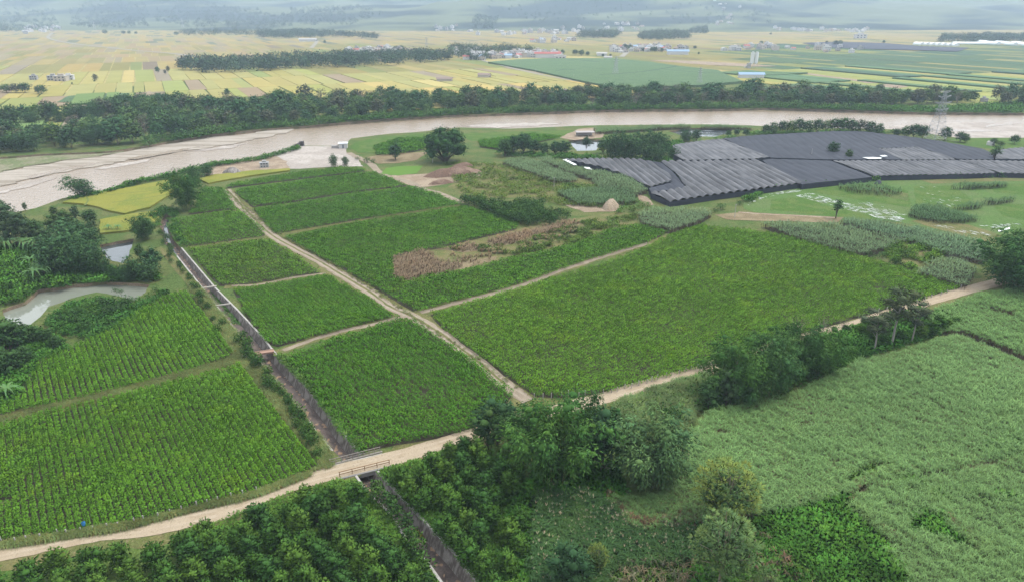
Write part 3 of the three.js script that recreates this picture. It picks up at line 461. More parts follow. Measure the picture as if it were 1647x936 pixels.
// ------------------------------------------------------------ the far plain: rice and cane plots, roads
const FOREST2 = [283, 106, 300, 116, 341, 120, 410, 116, 482, 112, 600, 108, 679, 103, 728, 97, 725, 92, 700, 90, 640, 92, 560, 94, 480, 97, 400, 102, 320, 104].map((q) => q), FARCANE = [785, 100, 830, 96, 880, 94, 985, 94, 1040, 99, 1090, 106, 1155, 113, 1167, 119, 1195, 131, 1130, 137, 1020, 141, 992, 141, 930, 129, 860, 113];
const FARNETS = [1290, 70, 1340, 68, 1420, 70, 1480, 75, 1560, 78, 1540, 84, 1480, 82, 1400, 80, 1330, 77];
const RUBBLE = [1036, 97, 1100, 98, 1180, 102, 1250, 107, 1200, 108, 1120, 104];
{
  land('far_plain', [[-2700, -440], [-1500, -700], [-400, -640], [-330, -780], [300, -800], [700, -800], [2700, -760], [2700, -2800], [-2700, -2800]], 0.12, std({ map: colourTex(512, 180, speckled(C(0.36, 0.3, 0.12), C(0.3, 0.27, 0.1), C(0.2, 0.2, 0.08), 16, 220)) }));
  const a = gp(643, 105), b = gp(751, 128), ux = b.x - a.x, uz = b.z - a.z, L = Math.hypot(ux, uz), U = [ux / L, uz / L], V = [-U[1], U[0]];
  const wet = ring([...NEAR_BANK, ...FAR_BANK].map((q, k) => k % 2 && k >= NEAR_BANK.length ? q - 5 : q)), skip = [riverRing, ring(FARCANE), ring(FARNETS), ring(RUBBLE)];
  const far = new Build();
  const cell = (cx, cz, hu, hv, inset, single) => {
    const p = new THREE.Vector3(cx, 0, cz); if (cz > -420 || cz < -2750 || Math.abs(cx) > 2600) return;
    const [px, py] = toPhoto(p); if (px < -160 || px > PW + 160 || py > 205 || skip.some((r) => inside(r, cx, cz))) return;
    if (py > 168 - Math.max(0, 300 - px) * 0.06 && px > 190 || py > 196) return;                     // the wooded bank stands there
    const n = fbm(cx / 220 + 3, cz / 220, 3), q = rnd(); let c;
    const gold = C(0.42, 0.335, 0.12), pale = C(0.38, 0.3, 0.16), yellow = C(0.315, 0.28, 0.095), green = C(0.1, 0.17, 0.08), lime = C(0.25, 0.27, 0.08), brown = C(0.25, 0.2, 0.13);
    if (px > 1190 && py > 72) c = q < 0.5 + (n - 0.5) * 1.6 ? green : q < 0.82 ? lime : q < 0.9 ? C(0.07, 0.12, 0.07) : C(0.3, 0.28, 0.1);
    else if (py < 72) c = q < 0.5 ? gold : q < 0.75 ? pale : q < 0.9 ? C(0.36, 0.31, 0.12) : px > 900 ? green : C(0.19, 0.2, 0.11);
    else if (px < 430 && py < 105) c = q < 0.4 ? pale : q < 0.72 ? gold : q < 0.85 ? yellow : C(0.33, 0.29, 0.11);
    else if (py > 150 && px < 300) c = q < 0.45 ? yellow : q < 0.7 ? lime : q < 0.85 ? C(0.13, 0.21, 0.07) : brown;
    else c = q < 0.55 ? yellow : q < 0.74 ? C(0.285, 0.27, 0.085) : q < 0.85 ? lime : q < 0.93 ? brown : gold;
    c = vary(c, 0.06);
    const k = inset, r = [[-1, -1], [1, -1], [1, 1], [-1, 1]].map(([s, t]) => [cx + U[0] * s * (hu - k) + V[0] * t * (hv - k) + rr(-1, 1) * hv * 0.14, cz + U[1] * s * (hu - k) + V[1] * t * (hv - k) + rr(-1, 1) * hv * 0.14]);
    if (r.some(([x, z]) => inside(wet, x, z))) return;
    const tall = c[1] > c[0] * 1.5 ? 1.9 : 0.55;
    if (single) { const o = new THREE.Mesh(tinted(slabGeo(r, 0, tall), c), M.farField); o.name = numbered(tall > 1 ? 'cane_plot' : 'rice_plot'); o.userData.kind = 'structure'; scene.add(o); }
    else { const g = tinted(flatGeo(r, 0.4), c), o = far.k, P = g.attributes.position.array, U2 = g.attributes.uv.array; for (let i = 0; i < P.length / 3; i++) far.v(P[i * 3], P[i * 3 + 1], P[i * 3 + 2], 0, 1, 0, c, U2[i * 2], U2[i * 2 + 1]); for (const i of g.index.array) far.i.push(o + i); }
  };
  for (let u = -3600; u < 3600; ) {
    const du = rr(70, 170);
    for (let v = -3600; v < 3600; ) {
      const dv = rr(9, 26), cx = U[0] * (u + du / 2) + V[0] * (v + dv / 2), cz = -900 + U[1] * (u + du / 2) + V[1] * (v + dv / 2);
      cell(cx, cz, du / 2, dv / 2, 0.45, cz > -900); v += dv;
    }
    u += du;
  }
  const o = new THREE.Mesh(far.geo(), M.farField); o.name = 'far_fields'; o.userData.kind = 'structure'; scene.add(o);
}
{
  const cane = new THREE.Mesh(slabGeo(curveRing(ring(FARCANE, 2), 12, 1), 0, 2.4), M.farCane); cane.name = 'cane_plot_far'; cane.name = numbered('cane_plot'); cane.userData.kind = 'structure'; scene.add(cane);
  for (const f of [[1190, 118, 1230, 115, 1300, 117, 1250, 121, 1200, 121]]) { const o = new THREE.Mesh(slabGeo(ring(f, 2), 0, 2.4), M.farCane); o.name = numbered('cane_plot'); o.userData.kind = 'structure'; scene.add(o); }
  land('dark_netting', ring(FARNETS), 1.5, M.net); land('bare_ground', curveRing(ring(RUBBLE), 10, 3), 0.62, M.tanEarth);
  land('bare_ground', curveRing(ring([200, 166, 222, 153, 240, 147, 246, 152, 270, 158, 230, 160]), 6, 2), 0.6, M.tanEarth);
  land('bare_ground', curveRing(ring([1410, 138, 1440, 135, 1462, 141, 1440, 144]), 6, 2), 0.6, M.tanEarth);
  land('bare_ground', curveRing(ring([1560, 176, 1590, 163, 1612, 161, 1606, 167, 1580, 178]), 6, 2), 0.5, M.tanEarth);
  land('field', curveRing(ring([90, 166, 110, 156, 150, 152, 208, 151, 200, 160, 170, 166]), 8, 1), 0.9, M.farCane);
  land('field', curveRing(ring([0, 222, 10, 204, 60, 197, 165, 191, 168, 200, 90, 206, 50, 214]), 6, 1), 0.5, M.grass);
  const gapLine = (f, w) => { const o = new THREE.Mesh(ribbonGeo(spline(f, 40), w, 2.43, 0.5), std({ color: new THREE.Color().setRGB(0.03, 0.05, 0.03) })); o.name = numbered('field_gap'); o.userData.kind = 'structure'; scene.add(o); };
  gapLine([965, 124, 1020, 120, 1070, 113, 1090, 109], 3); gapLine([895, 117, 912, 115, 925, 116], 3); gapLine([1070, 115, 1130, 120, 1170, 122], 2); gapLine([880, 96, 930, 99, 965, 103], 2.5);
  const RW = std({ color: new THREE.Color().setRGB(0.2, 0.185, 0.15) });
  strip('field_road', [776, 98, 822, 110, 870, 121, 925, 131, 992, 142], 5, 0.75, RW, 40, 0.05, 'pale straight road along the edge of the big cane field');
  strip('field_road', [83, 53, 78, 62, 120, 71, 165, 76, 220, 82, 270, 86, 315, 92], 8, 0.75, RW, 60, 0.1, 'thin pale road across the golden rice plain');
  strip('field_road', [1010, 84, 1006, 87, 1000, 92], 9, 0.75, RW, 12, 0.1, 'short pale road by the far village');
  strip('field_road', [1288, 118, 1330, 124, 1370, 129, 1405, 135], 12, 0.75, M.tanEarth, 30, 0.3, 'bare earth track between green far plots');
  strip('field_road', [500, 78, 507, 70, 510, 66], 8, 0.75, RW, 12, 0.1, 'short pale road rising from the far grove');
}

// ------------------------------------------------------------ middle distance: plots by the river, bare earth, nets
plot('rice_field', curveRing(ring([100, 328, 128, 318, 167, 311, 226, 300, 272, 291, 300, 288, 312, 292, 300, 300, 262, 322, 240, 336, 222, 340, 200, 346, 178, 342, 160, 336, 130, 330]), 4, 0.4), 0.7, M.rice).userData.label = 'yellow ripe rice field on the near river bank';
plot('rice_field', curveRing(ring([160, 356, 180, 352, 222, 345, 252, 342, 256, 352, 248, 362, 215, 372, 160, 378]), 4, 0.4), 0.7, M.rice).userData.label = 'small greenish rice field above the pale pond';
plot('rice_field', curveRing(ring([318, 290, 345, 283, 400, 277, 466, 273, 466, 276, 400, 285, 360, 292, 335, 297]), 4, 0.4), 0.7, M.rice).userData.label = 'yellow rice strip below the sand yard';
const darkLine = std({ color: new THREE.Color().setRGB(0.09, 0.11, 0.03) });
for (const f of [[138, 318, 141, 326, 136, 333], [170, 317, 220, 312, 275, 306], [180, 329, 230, 322, 275, 315]]) { const o = new THREE.Mesh(ribbonGeo(spline(f, 20), 0.7, 0.73, 0.4), darkLine); o.name = numbered('field_bund'); o.userData.kind = 'structure'; scene.add(o); }
land('bare_ground', curveRing(ring([341, 266, 410, 254, 446, 249, 466, 262, 466, 272, 400, 277, 350, 282, 320, 284]), 4, 1), 0.05, M.tanEarth);
land('sand_yard', curveRing(ring([440, 250, 484, 235, 538, 236, 556, 232, 558, 248, 569, 250, 584, 268, 533, 269, 482, 272, 464, 272, 462, 260]), 4, 0.8), 0.08, M.sand).userData.label = 'pale heap-strewn sand yard on the river bank';
land('bare_ground', curveRing(ring([605, 274, 628, 283, 650, 281, 671, 281, 720, 277, 777, 278, 770, 284, 728, 287, 740, 292, 715, 297, 687, 301, 661, 299, 640, 293]), 3, 0.6), 0.06, M.tanEarth);
strip('dirt_track', [560, 246, 580, 256, 596, 264, 608, 276, 628, 286, 656, 292, 679, 304, 705, 311, 742, 327], 3.5, 0.09, M.path, 60, 0.3, 'dirt track from the sand yard past the red heaps');
land('field', curveRing(ring([613, 280, 620, 271, 640, 268, 680, 267, 671, 279, 640, 283]), 3, 0.3), 0.1, std({ color: new THREE.Color().setRGB(0.068, 0.128, 0.022) })).userData.label = 'small bright green plot beside the bare earth';
land('field', curveRing(ring([587, 254, 625, 247, 690, 245, 669, 258, 640, 263, 607, 264]), 4, 0.4), 0.1, M.stubble);
land('field', curveRing(ring([560, 236, 580, 226, 640, 218, 700, 214, 700, 236, 660, 240, 600, 246, 575, 246]), 4, 0.4), 0.1, M.grass);
land('field', curveRing(ring([735, 216, 830, 212, 920, 210, 940, 216, 900, 224, 820, 222, 760, 228]), 4, 0.4), 0.1, M.grass);
land('bare_ground', curveRing(ring([900, 222, 930, 208, 960, 205, 975, 210, 968, 222, 925, 226]), 4, 0.8), 0.12, M.tanEarth);
land('rough_meadow', curveRing(ring([712, 262, 770, 262, 810, 266, 870, 275, 950, 290, 1000, 330, 985, 340, 900, 330, 860, 318, 800, 320, 750, 316, 720, 300, 780, 282]), 5, 1), 0.05, M.dryGrass);
land('bare_ground', curveRing(ring([910, 331, 930, 328, 975, 328, 998, 332, 992, 340, 940, 342]), 3, 0.6), 0.09, M.tanEarth);
land('bare_ground', curveRing(ring([1026, 313, 1040, 317, 1052, 330, 1040, 332, 1028, 322]), 3, 0.4), 0.09, M.tanEarth);
land('lawn_plots', curveRing(ring([1197, 318, 1230, 305, 1330, 297, 1440, 287, 1560, 284, 1800, 284, 1800, 400, 1647, 400, 1600, 398, 1560, 381, 1450, 358, 1340, 350, 1215, 342, 1197, 336]), 6, 0.5), 0.05, M.lawn).userData.label = 'broad flat light green plots with white sheeting';
land('field', curveRing(ring([1150, 346, 1190, 342, 1227, 344, 1330, 349, 1358, 350, 1347, 359, 1278, 357, 1227, 356, 1170, 354]), 4, 0.4), 0.12, M.stubble);
strip('dirt_track', [1188, 342, 1230, 345, 1290, 348, 1345, 351], 1.6, 0.16, M.tanEarth, 40, 0.3);
land('field', curveRing(ring([1465, 356, 1490, 352, 1560, 362, 1620, 382, 1600, 392, 1540, 378]), 4, 0.5), 0.1, M.dryGrass);
land('field', curveRing(ring([1330, 302, 1420, 296, 1462, 308, 1466, 335, 1380, 322, 1300, 308]), 4, 0.5), 0.09, M.grass);
land('river_meadow', curveRing(ring([1500, 226, 1560, 222, 1647, 222, 1750, 224, 1750, 240, 1647, 238, 1600, 240, 1560, 236]), 5, 0.6), 0.05, M.grass);
land('rough_patch', curveRing(ring([1420, 399, 1466, 386, 1530, 402, 1512, 414, 1468, 434, 1440, 424]), 3, 0.5), 0.06, M.dryGrass);

for (const [f, m] of [[[1470, 300, 1530, 299, 1556, 314, 1576, 334, 1530, 337, 1474, 330], M.grass], [[1590, 297, 1760, 294, 1760, 312, 1640, 314, 1600, 310], M.grass], [[1240, 321, 1290, 318, 1340, 334, 1440, 356, 1340, 349, 1240, 338], M.grass], [[1600, 330, 1760, 326, 1760, 352, 1660, 356, 1612, 348], M.grass], [[1480, 289, 1600, 286, 1760, 286, 1760, 291, 1600, 292, 1500, 296], M.dryGrass], [[1400, 300, 1462, 312, 1462, 324, 1400, 312], M.meadow], [[1640, 368, 1760, 362, 1760, 392, 1650, 394], M.meadow]]) land('field', curveRing(ring(f), 4, 0.5), 0.075 + 0.002 * (used.get('field') ?? 0), m);
// earth heaps
function heap(name, label, f, h, m) {
  const r = curveRing(ring(f), 1.2, 0.3), cx = r.reduce((s, q) => s + q[0], 0) / r.length, cz = r.reduce((s, q) => s + q[1], 0) / r.length, B = new Build(), K = 7, n = r.length;
  for (let k = 0; k <= K; k++) r.forEach(([x, z], i) => { const t = k / K, q = 1 - t, X = cx + (x - cx) * q, Z = cz + (z - cz) * q; B.v(X, h * Math.pow(Math.sin(t * Math.PI / 2), 0.8) * (0.75 + 0.5 * fbm(X * 0.25, Z * 0.25)) * (t > 0 ? 1 : 0), Z, 0, 1, 0, [1, 1, 1], X, Z); });
  for (let k = 0; k < K; k++) for (let i = 0; i < n; i++) { const a = k * n + i, b = k * n + (i + 1) % n; B.i.push(a, b, b + n, a, b + n, a + n); }
  const g = B.geo(); g.computeVertexNormals(); if (g.attributes.normal.array[n * 3 * 2 + 1] < 0) { const ix = g.index.array; for (let i = 0; i < ix.length; i += 3) { const t = ix[i]; ix[i] = ix[i + 1]; ix[i + 1] = t; } g.computeVertexNormals(); }
  const o = new THREE.Mesh(g, m); o.name = numbered(name); scene.add(o); return tag(o, label, 'earth heap');
}
heap('earth_heap', 'long reddish earth heap beyond the upper crop fields', [679, 285, 690, 280, 720, 276, 760, 272, 777, 276, 772, 281, 735, 284, 700, 287], 3.2, M.redEarth);
heap('earth_heap', 'low dark red earth heap in front of the long one', [687, 298, 700, 292, 722, 291, 730, 294, 715, 297], 1.6, M.redEarth);
heap('earth_heap', 'dark red earth bank at the edge of the rough meadow', [722, 272, 740, 266, 760, 266, 764, 269, 740, 273], 2.4, M.redEarth);
heap('earth_heap', 'orange tan earth heap beside the sugar cane patch', [968, 336, 975, 329, 990, 328, 998, 334, 990, 339, 975, 340], 3.0, M.tanEarth);
heap('earth_heap', 'grey gravel heap on the bank by two small bamboos', [356, 279, 366, 275, 382, 275, 390, 279, 375, 282], 2.6, M.stone);

// ------------------------------------------------------------ roads and paths between the crop fields
const ROADF = [-120, 925, 0, 890, 77, 873, 159, 857, 218, 852, 282, 840, 359, 822, 448, 786, 538, 760, 615, 742, 692, 720, 780, 694, 860, 669, 984, 637, 1025, 624, 1076, 610, 1128, 597, 1151, 588, 1240, 560, 1335, 533, 1363, 526, 1450, 499, 1483, 488, 1547, 470, 1604, 455, 1660, 440];
const BRIDGEAT = gp(577, 750), roadLine = spline(ROADF, 220);
strip('dirt_road_verge', ROADF, (t) => Math.hypot(roadLine[Math.round(t * 220)].x - BRIDGEAT.x, roadLine[Math.round(t * 220)].z - BRIDGEAT.z) < 6.5 ? 4.6 : 8.5, 0.035, M.dryGrass, 220, 0.3);
strip('dirt_road', ROADF, 3.9, 0.09, M.road, 300, 0.12, 'pale dirt road that crosses the canal on the bridge');
const PATHA = [364, 305, 380, 326, 400, 343, 436, 378, 470, 398, 512, 420, 545, 440, 590, 467, 630, 495, 664, 510, 705, 534, 743, 562, 782, 593, 812, 618, 850, 645];
for (const off of [-0.75, 0.75]) { const g = (pts) => pts.map((p, k) => { const a = pts[Math.max(0, k - 1)], b = pts[Math.min(pts.length - 1, k + 1)], L = Math.hypot(b.x - a.x, b.z - a.z); return new THREE.Vector3(p.x - (b.z - a.z) / L * off, 0, p.z + (b.x - a.x) / L * off); }); for (const [f, y, m] of [[ROADF, 0.105, M.roadRut], [[364, 305, 380, 326, 400, 343, 436, 378, 470, 398, 512, 420, 545, 440, 590, 467, 630, 495, 664, 510, 705, 534, 743, 562, 782, 593, 812, 618, 850, 645], 0.1, M.pathRut]]) { const o = new THREE.Mesh(ribbonGeo(g(spline(f, 260)), 0.55, y, 0.55), m); o.name = numbered('wheel_rut'); o.userData.kind = 'structure'; scene.add(o); } }
{ const o = new THREE.Mesh(ribbonGeo(spline([364, 305, 400, 343, 436, 378, 470, 398, 512, 420, 545, 440, 590, 467, 630, 495, 664, 510, 705, 534, 743, 562, 782, 593, 812, 618], 260), 0.5, 0.107, 0.95), M.dryGrass); o.name = 'path_grass'; o.userData.kind = 'structure'; scene.add(o); }
strip('path_verge', PATHA, 7, 0.03, M.dryGrass, 150, 0.3);
strip('dirt_path', PATHA, 3.2, 0.085, M.path, 220, 0.25, 'worn dirt path running between the crop fields');
strip('grass_path', [440, 570, 455, 564, 500, 547, 560, 530, 600, 522, 640, 511, 664, 509], 3.2, 0.05, M.dryGrass, 60, 0.3);
strip('dirt_path', [455, 564, 500, 547, 560, 530, 600, 522, 640, 511, 664, 509], 1.5, 0.08, M.path, 60, 0.4, 'thin footpath from the small bridge to the crossing');
strip('grass_path', [668, 506, 692, 498, 740, 486, 800, 471, 860, 452, 900, 436, 950, 420, 1000, 404, 1045, 393, 1080, 378], 3.6, 0.05, M.dryGrass, 80, 0.3);
strip('dirt_path', [676, 503, 740, 486, 800, 471, 860, 452, 900, 436, 950, 420, 1000, 404, 1045, 391], 1.9, 0.08, M.path, 80, 0.4, 'pale footpath along the edge of the largest crop field');
strip('grass_path', [300, 399, 350, 392, 430, 381, 445, 378, 560, 358, 640, 345, 740, 330], 2.4, 0.05, M.dryGrass, 60, 0.4);
strip('grass_path', [360, 462, 415, 458, 470, 448, 523, 441], 2.6, 0.05, M.dryGrass, 40, 0.3);
strip('dirt_path', [372, 460, 415, 458, 470, 447, 523, 440], 1.1, 0.08, M.path, 40, 0.4);
strip('grass_path', [-60, 692, 0, 675, 64, 660, 128, 645, 231, 620, 308, 600, 395, 577], 5.2, 0.05, M.dryGrass, 70, 0.3, 'strip of dry grass between the two left crop fields');
land('grass_verge', curveRing(ring([256, 396, 281, 414, 322, 465, 370, 526, 413, 582, 443, 618, 482, 664, 508, 702, 532, 728, 528, 746, 498, 757, 512, 742, 470, 690, 420, 625, 385, 584, 374, 570, 340, 518, 308, 470, 280, 434, 258, 404]), 4, 0.4), 0.025, M.dryGrass);
land('orchard_floor', curveRing(ring([-120, 936, 60, 892, 218, 866, 300, 850, 448, 796, 540, 773, 572, 768, 584, 786, 629, 829, 651, 870, 682, 901, 717, 950, 740, 990, -120, 990]), 4, 0.4), 0.02, M.grass);
land('orchard_floor', curveRing(ring([612, 757, 692, 730, 800, 700, 850, 760, 850, 936, 850, 990, 800, 984, 768, 934, 734, 891, 696, 850, 670, 824, 645, 796]), 4, 0.4), 0.02, M.grass);
land('bare_ground', curveRing(ring([778, 905, 800, 886, 826, 884, 828, 910, 800, 926]), 2, 0.4), 0.05, M.redEarth);

// ------------------------------------------------------------ scattered growth
const mat4 = new THREE.Matrix4(), quat = new THREE.Quaternion(), UPV = new THREE.Vector3(0, 1, 0), tv = new THREE.Vector3(), ts = new THREE.Vector3();
function copies(parent, name, g, m, pts) {                  // pts: [x, y, z, size, height, tint]
  const o = new THREE.InstancedMesh(g, m, pts.length), col = new THREE.Color(); o.name = name;
  pts.forEach((q, k) => { quat.setFromAxisAngle(UPV, hash(q[0] * 97, q[2] * 89) * 6.283); mat4.compose(tv.set(q[0], q[1], q[2]), quat, ts.set(q[3], q[4], q[3])); o.setMatrixAt(k, mat4); col.setRGB(...q[5]); o.setColorAt(k, col); });
  o.userData.kind = 'stuff'; (parent ?? scene).add(o); return o;
}
const bounds = (r) => r.reduce((b, [x, z]) => [Math.min(b[0], x), Math.min(b[1], z), Math.max(b[2], x), Math.max(b[3], z)], [1e9, 1e9, -1e9, -1e9]);
function rowsIn(r, dirPx, gap, step, jit, holes, each) {   // places in rows inside an outline
  const a = gp(dirPx[0], dirPx[1]), b = gp(dirPx[2], dirPx[3]), L = Math.hypot(b.x - a.x, b.z - a.z), d = [(b.x - a.x) / L, (b.z - a.z) / L], e = [-d[1], d[0]];
  let u0 = 1e9, u1 = -1e9, v0 = 1e9, v1 = -1e9;
  for (const [x, z] of r) { const u = x * d[0] + z * d[1], v = x * e[0] + z * e[1]; u0 = Math.min(u0, u); u1 = Math.max(u1, u); v0 = Math.min(v0, v); v1 = Math.max(v1, v); }
  let row = 0;
  for (let v = v0; v < v1; v += gap, row++) for (let u = u0 + rnd() * step; u < u1; u += step) {
    const uu = u + rr(-jit, jit) * step, vv = v + rr(-jit, jit) * gap, x = uu * d[0] + vv * e[0], z = uu * d[1] + vv * e[1];
    if (inside(r, x, z) && !holes.some((h) => inside(h, x, z))) each(x, z, row);
  }
}
const DITCH = [418, 580, 487, 662];                        // the rows run along the canal
function cropField(label, f, { dir = DITCH, gap = 1, step = 0.75, jit = 0.16, geo = G.crop[0], size = 1, h = 0.5, holes = [], tint = C(1, 1, 1), bare = 0.02, patch = 0.3, soil = M.soil, m = M.leaf, name = 'crop_field', warm = 1, edge = 1.2, wild = 0.015 }) {
  const r = curveRing(ring(f, h), 3, 0.25), hr = holes.map((q) => ring(q, h)), o = new THREE.Group(); o.name = numbered(name); scene.add(o); tag(o, label, undefined, undefined, 'stuff');
  part(o, 'soil', flatGeo(r, 0.04 + used.get(name) * 0.0004, hr), soil).userData.kind = 'stuff';
  const pts = [];
  rowsIn(r, dir, gap, step, jit, hr, (x, z) => {
    const n = fbm(x / 9 + 5, z / 9, 3), w = fbm(x / 26 + 50, z / 26, 2), y = fbm(x / 5 + 90, z / 5 + 3, 2);
    if (n < bare + 0.1 && rnd() < 0.75) return;
    const s = size * (0.72 + 0.55 * n) * rr(0.8, 1.2), b = (1 - patch / 2 + patch * w) * rr(0.82, 1.16), yel = warm * Math.max(0, y - 0.58) * 0.9 + (rnd() < wild ? 0.4 : 0);
    pts.push([x, 0.03, z, s, s * rr(0.85, 1.2), [tint[0] * b * (1 + yel * 1.1), tint[1] * b * (1 + yel * 0.45), tint[2] * b]]);
  });
  copies(o, 'plants', geo, m, pts); return pts.length;
}
let plants = 0;
// the ten crop fields along the path, nearest first
plants += cropField('large leafy crop field in straight rows left of the canal, beside the dirt road', [-120, 698, 0, 683, 103, 655, 218, 629, 308, 606, 385, 586, 420, 624, 470, 690, 513, 742, 497, 755, 410, 789, 308, 813, 205, 840, 103, 855, 0, 868, -120, 882], { gap: 1.03, step: 0.48, jit: 0.05, geo: G.crop[0], holes: [[-20, 804, 12, 799, 15, 806, -20, 811]], bare: 0 });
plants += cropField('leafy crop field in straight rows between the murky pond and the dry grass strip', [295, 469, 308, 474, 340, 520, 374, 570, 308, 593, 231, 614, 128, 639, 64, 652, 0, 666, -60, 672, -60, 660, 31, 634, 62, 583, 90, 568, 128, 551, 180, 529, 231, 494, 270, 474], { gap: 1.08, step: 0.48, jit: 0.05, geo: G.crop[0], bare: 0 });
plants += cropField('dense dark green crop field between the canal, the dirt road and the path crossing', [462, 571, 540, 545, 600, 526, 641, 513, 668, 516, 705, 540, 769, 589, 825, 630, 805, 660, 760, 690, 718, 699, 640, 712, 584, 723, 553, 698, 512, 641, 477, 594], { gap: 1.05, step: 0.85, jit: 0.25, geo: G.crop[1], tint: C(0.92, 0.95, 0.9), bare: 0, wild: 0.03 });
plants += cropField('largest crop field, right of the path crossing and reaching far to the right', [692, 504, 740, 491, 795, 475, 860, 456, 971, 423, 1040, 397, 1076, 379, 1128, 362, 1240, 375, 1278, 381, 1330, 396, 1381, 410, 1458, 434, 1547, 462, 1468, 487, 1406, 501, 1330, 523, 1240, 553, 1143, 586, 1051, 611, 984, 628, 900, 637, 862, 635, 820, 608, 769, 573, 718, 535], { dir: [700, 520, 800, 592], gap: 1.0, step: 0.75, jit: 0.2, geo: G.crop[0], tint: C(1.05, 1.0, 1), size: 1.08, bare: 0 });
plants += cropField('bright green crop field on the canal bank, left of the path crossing', [374, 465, 415, 460, 523, 443, 575, 469, 638, 508, 560, 526, 500, 542, 445, 555, 428, 549, 398, 512], { gap: 1.0, step: 0.65, jit: 0.14, geo: G.crop[1], size: 0.9, tint: C(1.05, 1.02, 1), bare: 0 });
plants += cropField('crop field that wraps round the dried maize strips', [457, 381, 560, 361, 640, 348, 745, 332, 790, 343, 835, 358, 830, 368, 769, 382, 705, 398, 648, 408, 630, 414, 633, 446, 652, 453, 700, 443, 760, 431, 825, 413, 922, 394, 979, 369, 1025, 360, 1074, 372, 1045, 389, 950, 417, 860, 448, 800, 467, 690, 496, 667, 500, 645, 488, 605, 464, 555, 434, 518, 415, 477, 394], { dir: [460, 384, 560, 440], gap: 0.95, step: 0.9, jit: 0.25, geo: G.cropFar, tint: C(0.92, 0.96, 0.9), bare: 0 });
plants += cropField('second crop field up the canal, below the square upper field', [304, 401, 350, 394, 432, 384, 474, 411, 514, 437, 470, 445, 390, 457, 352, 458, 326, 430], { gap: 1.15, step: 0.9, jit: 0.16, geo: G.cropFar, bare: 0, tint: C(1.1, 1, 1) });
plants += cropField('square crop field in clear rows just above the stream bend', [277, 353, 385, 338, 426, 374, 423, 380, 300, 396, 281, 376], { gap: 1.3, step: 0.9, jit: 0.12, geo: G.cropFar, bare: 0 });
plants += cropField('small crop field in the corner by the tall bamboo clump', [300, 344, 379, 335, 361, 305, 330, 301, 318, 316, 312, 336], { gap: 1.25, step: 0.9, jit: 0.15, geo: G.cropFar, tint: C(0.85, 0.92, 0.9) });
plants += cropField('third crop field from the river, with a dark seam along its far edge', [407, 336, 470, 328, 560, 313, 660, 301, 700, 311, 742, 329, 640, 344, 560, 355, 441, 376], { dir: [420, 345, 520, 400], gap: 1.0, step: 0.95, jit: 0.25, geo: G.cropFar, tint: C(0.85, 0.93, 0.95), bare: 0 });
plants += cropField('second crop field from the river, with thin pale gaps', [376, 308, 411, 300, 500, 289, 590, 278, 602, 277, 655, 298, 560, 309, 470, 324, 405, 332], { dir: [420, 305, 500, 340], gap: 1.05, step: 1, jit: 0.25, geo: G.cropFar, tint: C(0.95, 0.98, 1), bare: 0 });
plants += cropField('narrow crop strip nearest the sand yard', [362, 302, 411, 296, 500, 285, 588, 275, 582, 270, 545, 270, 470, 278, 372, 296], { dir: [420, 290, 500, 320], gap: 1.05, step: 1, jit: 0.2, geo: G.cropFar, tint: C(0.95, 0.98, 0.95) });
// dried maize
for (const [label, f] of [['large block of dried brown maize inside the crop field', [633, 413, 651, 407, 679, 402, 695, 407, 707, 417, 735, 419, 800, 408, 796, 415, 735, 431, 700, 440, 666, 448, 648, 451, 633, 445]], ['narrow strip of dried maize by the dark orchard', [781, 385, 830, 371, 887, 358, 922, 353, 937, 357, 887, 371, 830, 387, 800, 394]], ['thin line of dried maize along the crop field edge', [698, 398, 756, 388, 766, 392, 770, 400, 745, 403, 720, 399]]])
  plants += cropField(label, f, { dir: [640, 440, 700, 418], gap: 1.7, step: 0.7, jit: 0.2, geo: G.deadMaize, name: 'dried_maize', m: M.straw, soil: M.stubble, bare: 0.25, wild: 0, tint: C(1, 0.97, 0.97), h: 0.8 });
land('rough_meadow', curveRing(ring([634, 412, 769, 383, 830, 369, 922, 352, 990, 342, 1030, 345, 1025, 359, 979, 369, 922, 393, 825, 412, 760, 430, 700, 442, 652, 452]), 4, 0.4), 0.032, M.dryGrass);

// sugar cane
const cane = (label, f, o) => cropField(label, f, { name: 'sugar_cane', geo: G.caneFar, gap: 1.2, step: 0.95, jit: 0.3, h: 1.9, m: M.waxLeaf, bare: 0, wild: 0, warm: 0.25, patch: 0.4, soil: M.soil, ...o });
plants += cane('long sugar cane patch, upper one of the pair beside the rough meadow', [806, 258, 830, 254, 853, 254, 890, 268, 930, 283, 925, 289, 892, 290, 858, 277, 826, 267]);
plants += cane('sugar cane strip touching the left corner of the black nets', [861, 254, 879, 253, 948, 272, 999, 280, 1043, 304, 1025, 310, 1010, 300, 964, 299, 948, 285, 923, 277, 890, 264]);
plants += cane('dark sugar cane patch above the orange earth heap', [894, 306, 964, 300, 1010, 300, 1022, 312, 1025, 322, 964, 326, 928, 324], { tint: C(0.72, 0.82, 0.75) });
plants += cane('square pale sugar cane patch below the black nets', [1028, 340, 1051, 334, 1128, 334, 1146, 341, 1122, 356, 1079, 368, 1032, 356], { tint: C(1.1, 1.08, 1.1) });
plants += cane('broad sugar cane patch behind the largest crop field', [1227, 358, 1280, 358, 1350, 361, 1453, 384, 1424, 397, 1391, 407, 1330, 393, 1273, 376], {});
plants += cane('dark sugar cane belt curving down to the tall bamboo on the right', [1353, 356, 1365, 349, 1450, 358, 1547, 378, 1599, 398, 1586, 417, 1535, 408, 1463, 384], { tint: C(0.86, 0.95, 1) });
plants += cane('small sugar cane patch beside the pale road by the tall bamboo', [1473, 435, 1509, 416, 1547, 414, 1573, 428, 1557, 458, 1520, 448], { tint: C(1, 1, 1) });
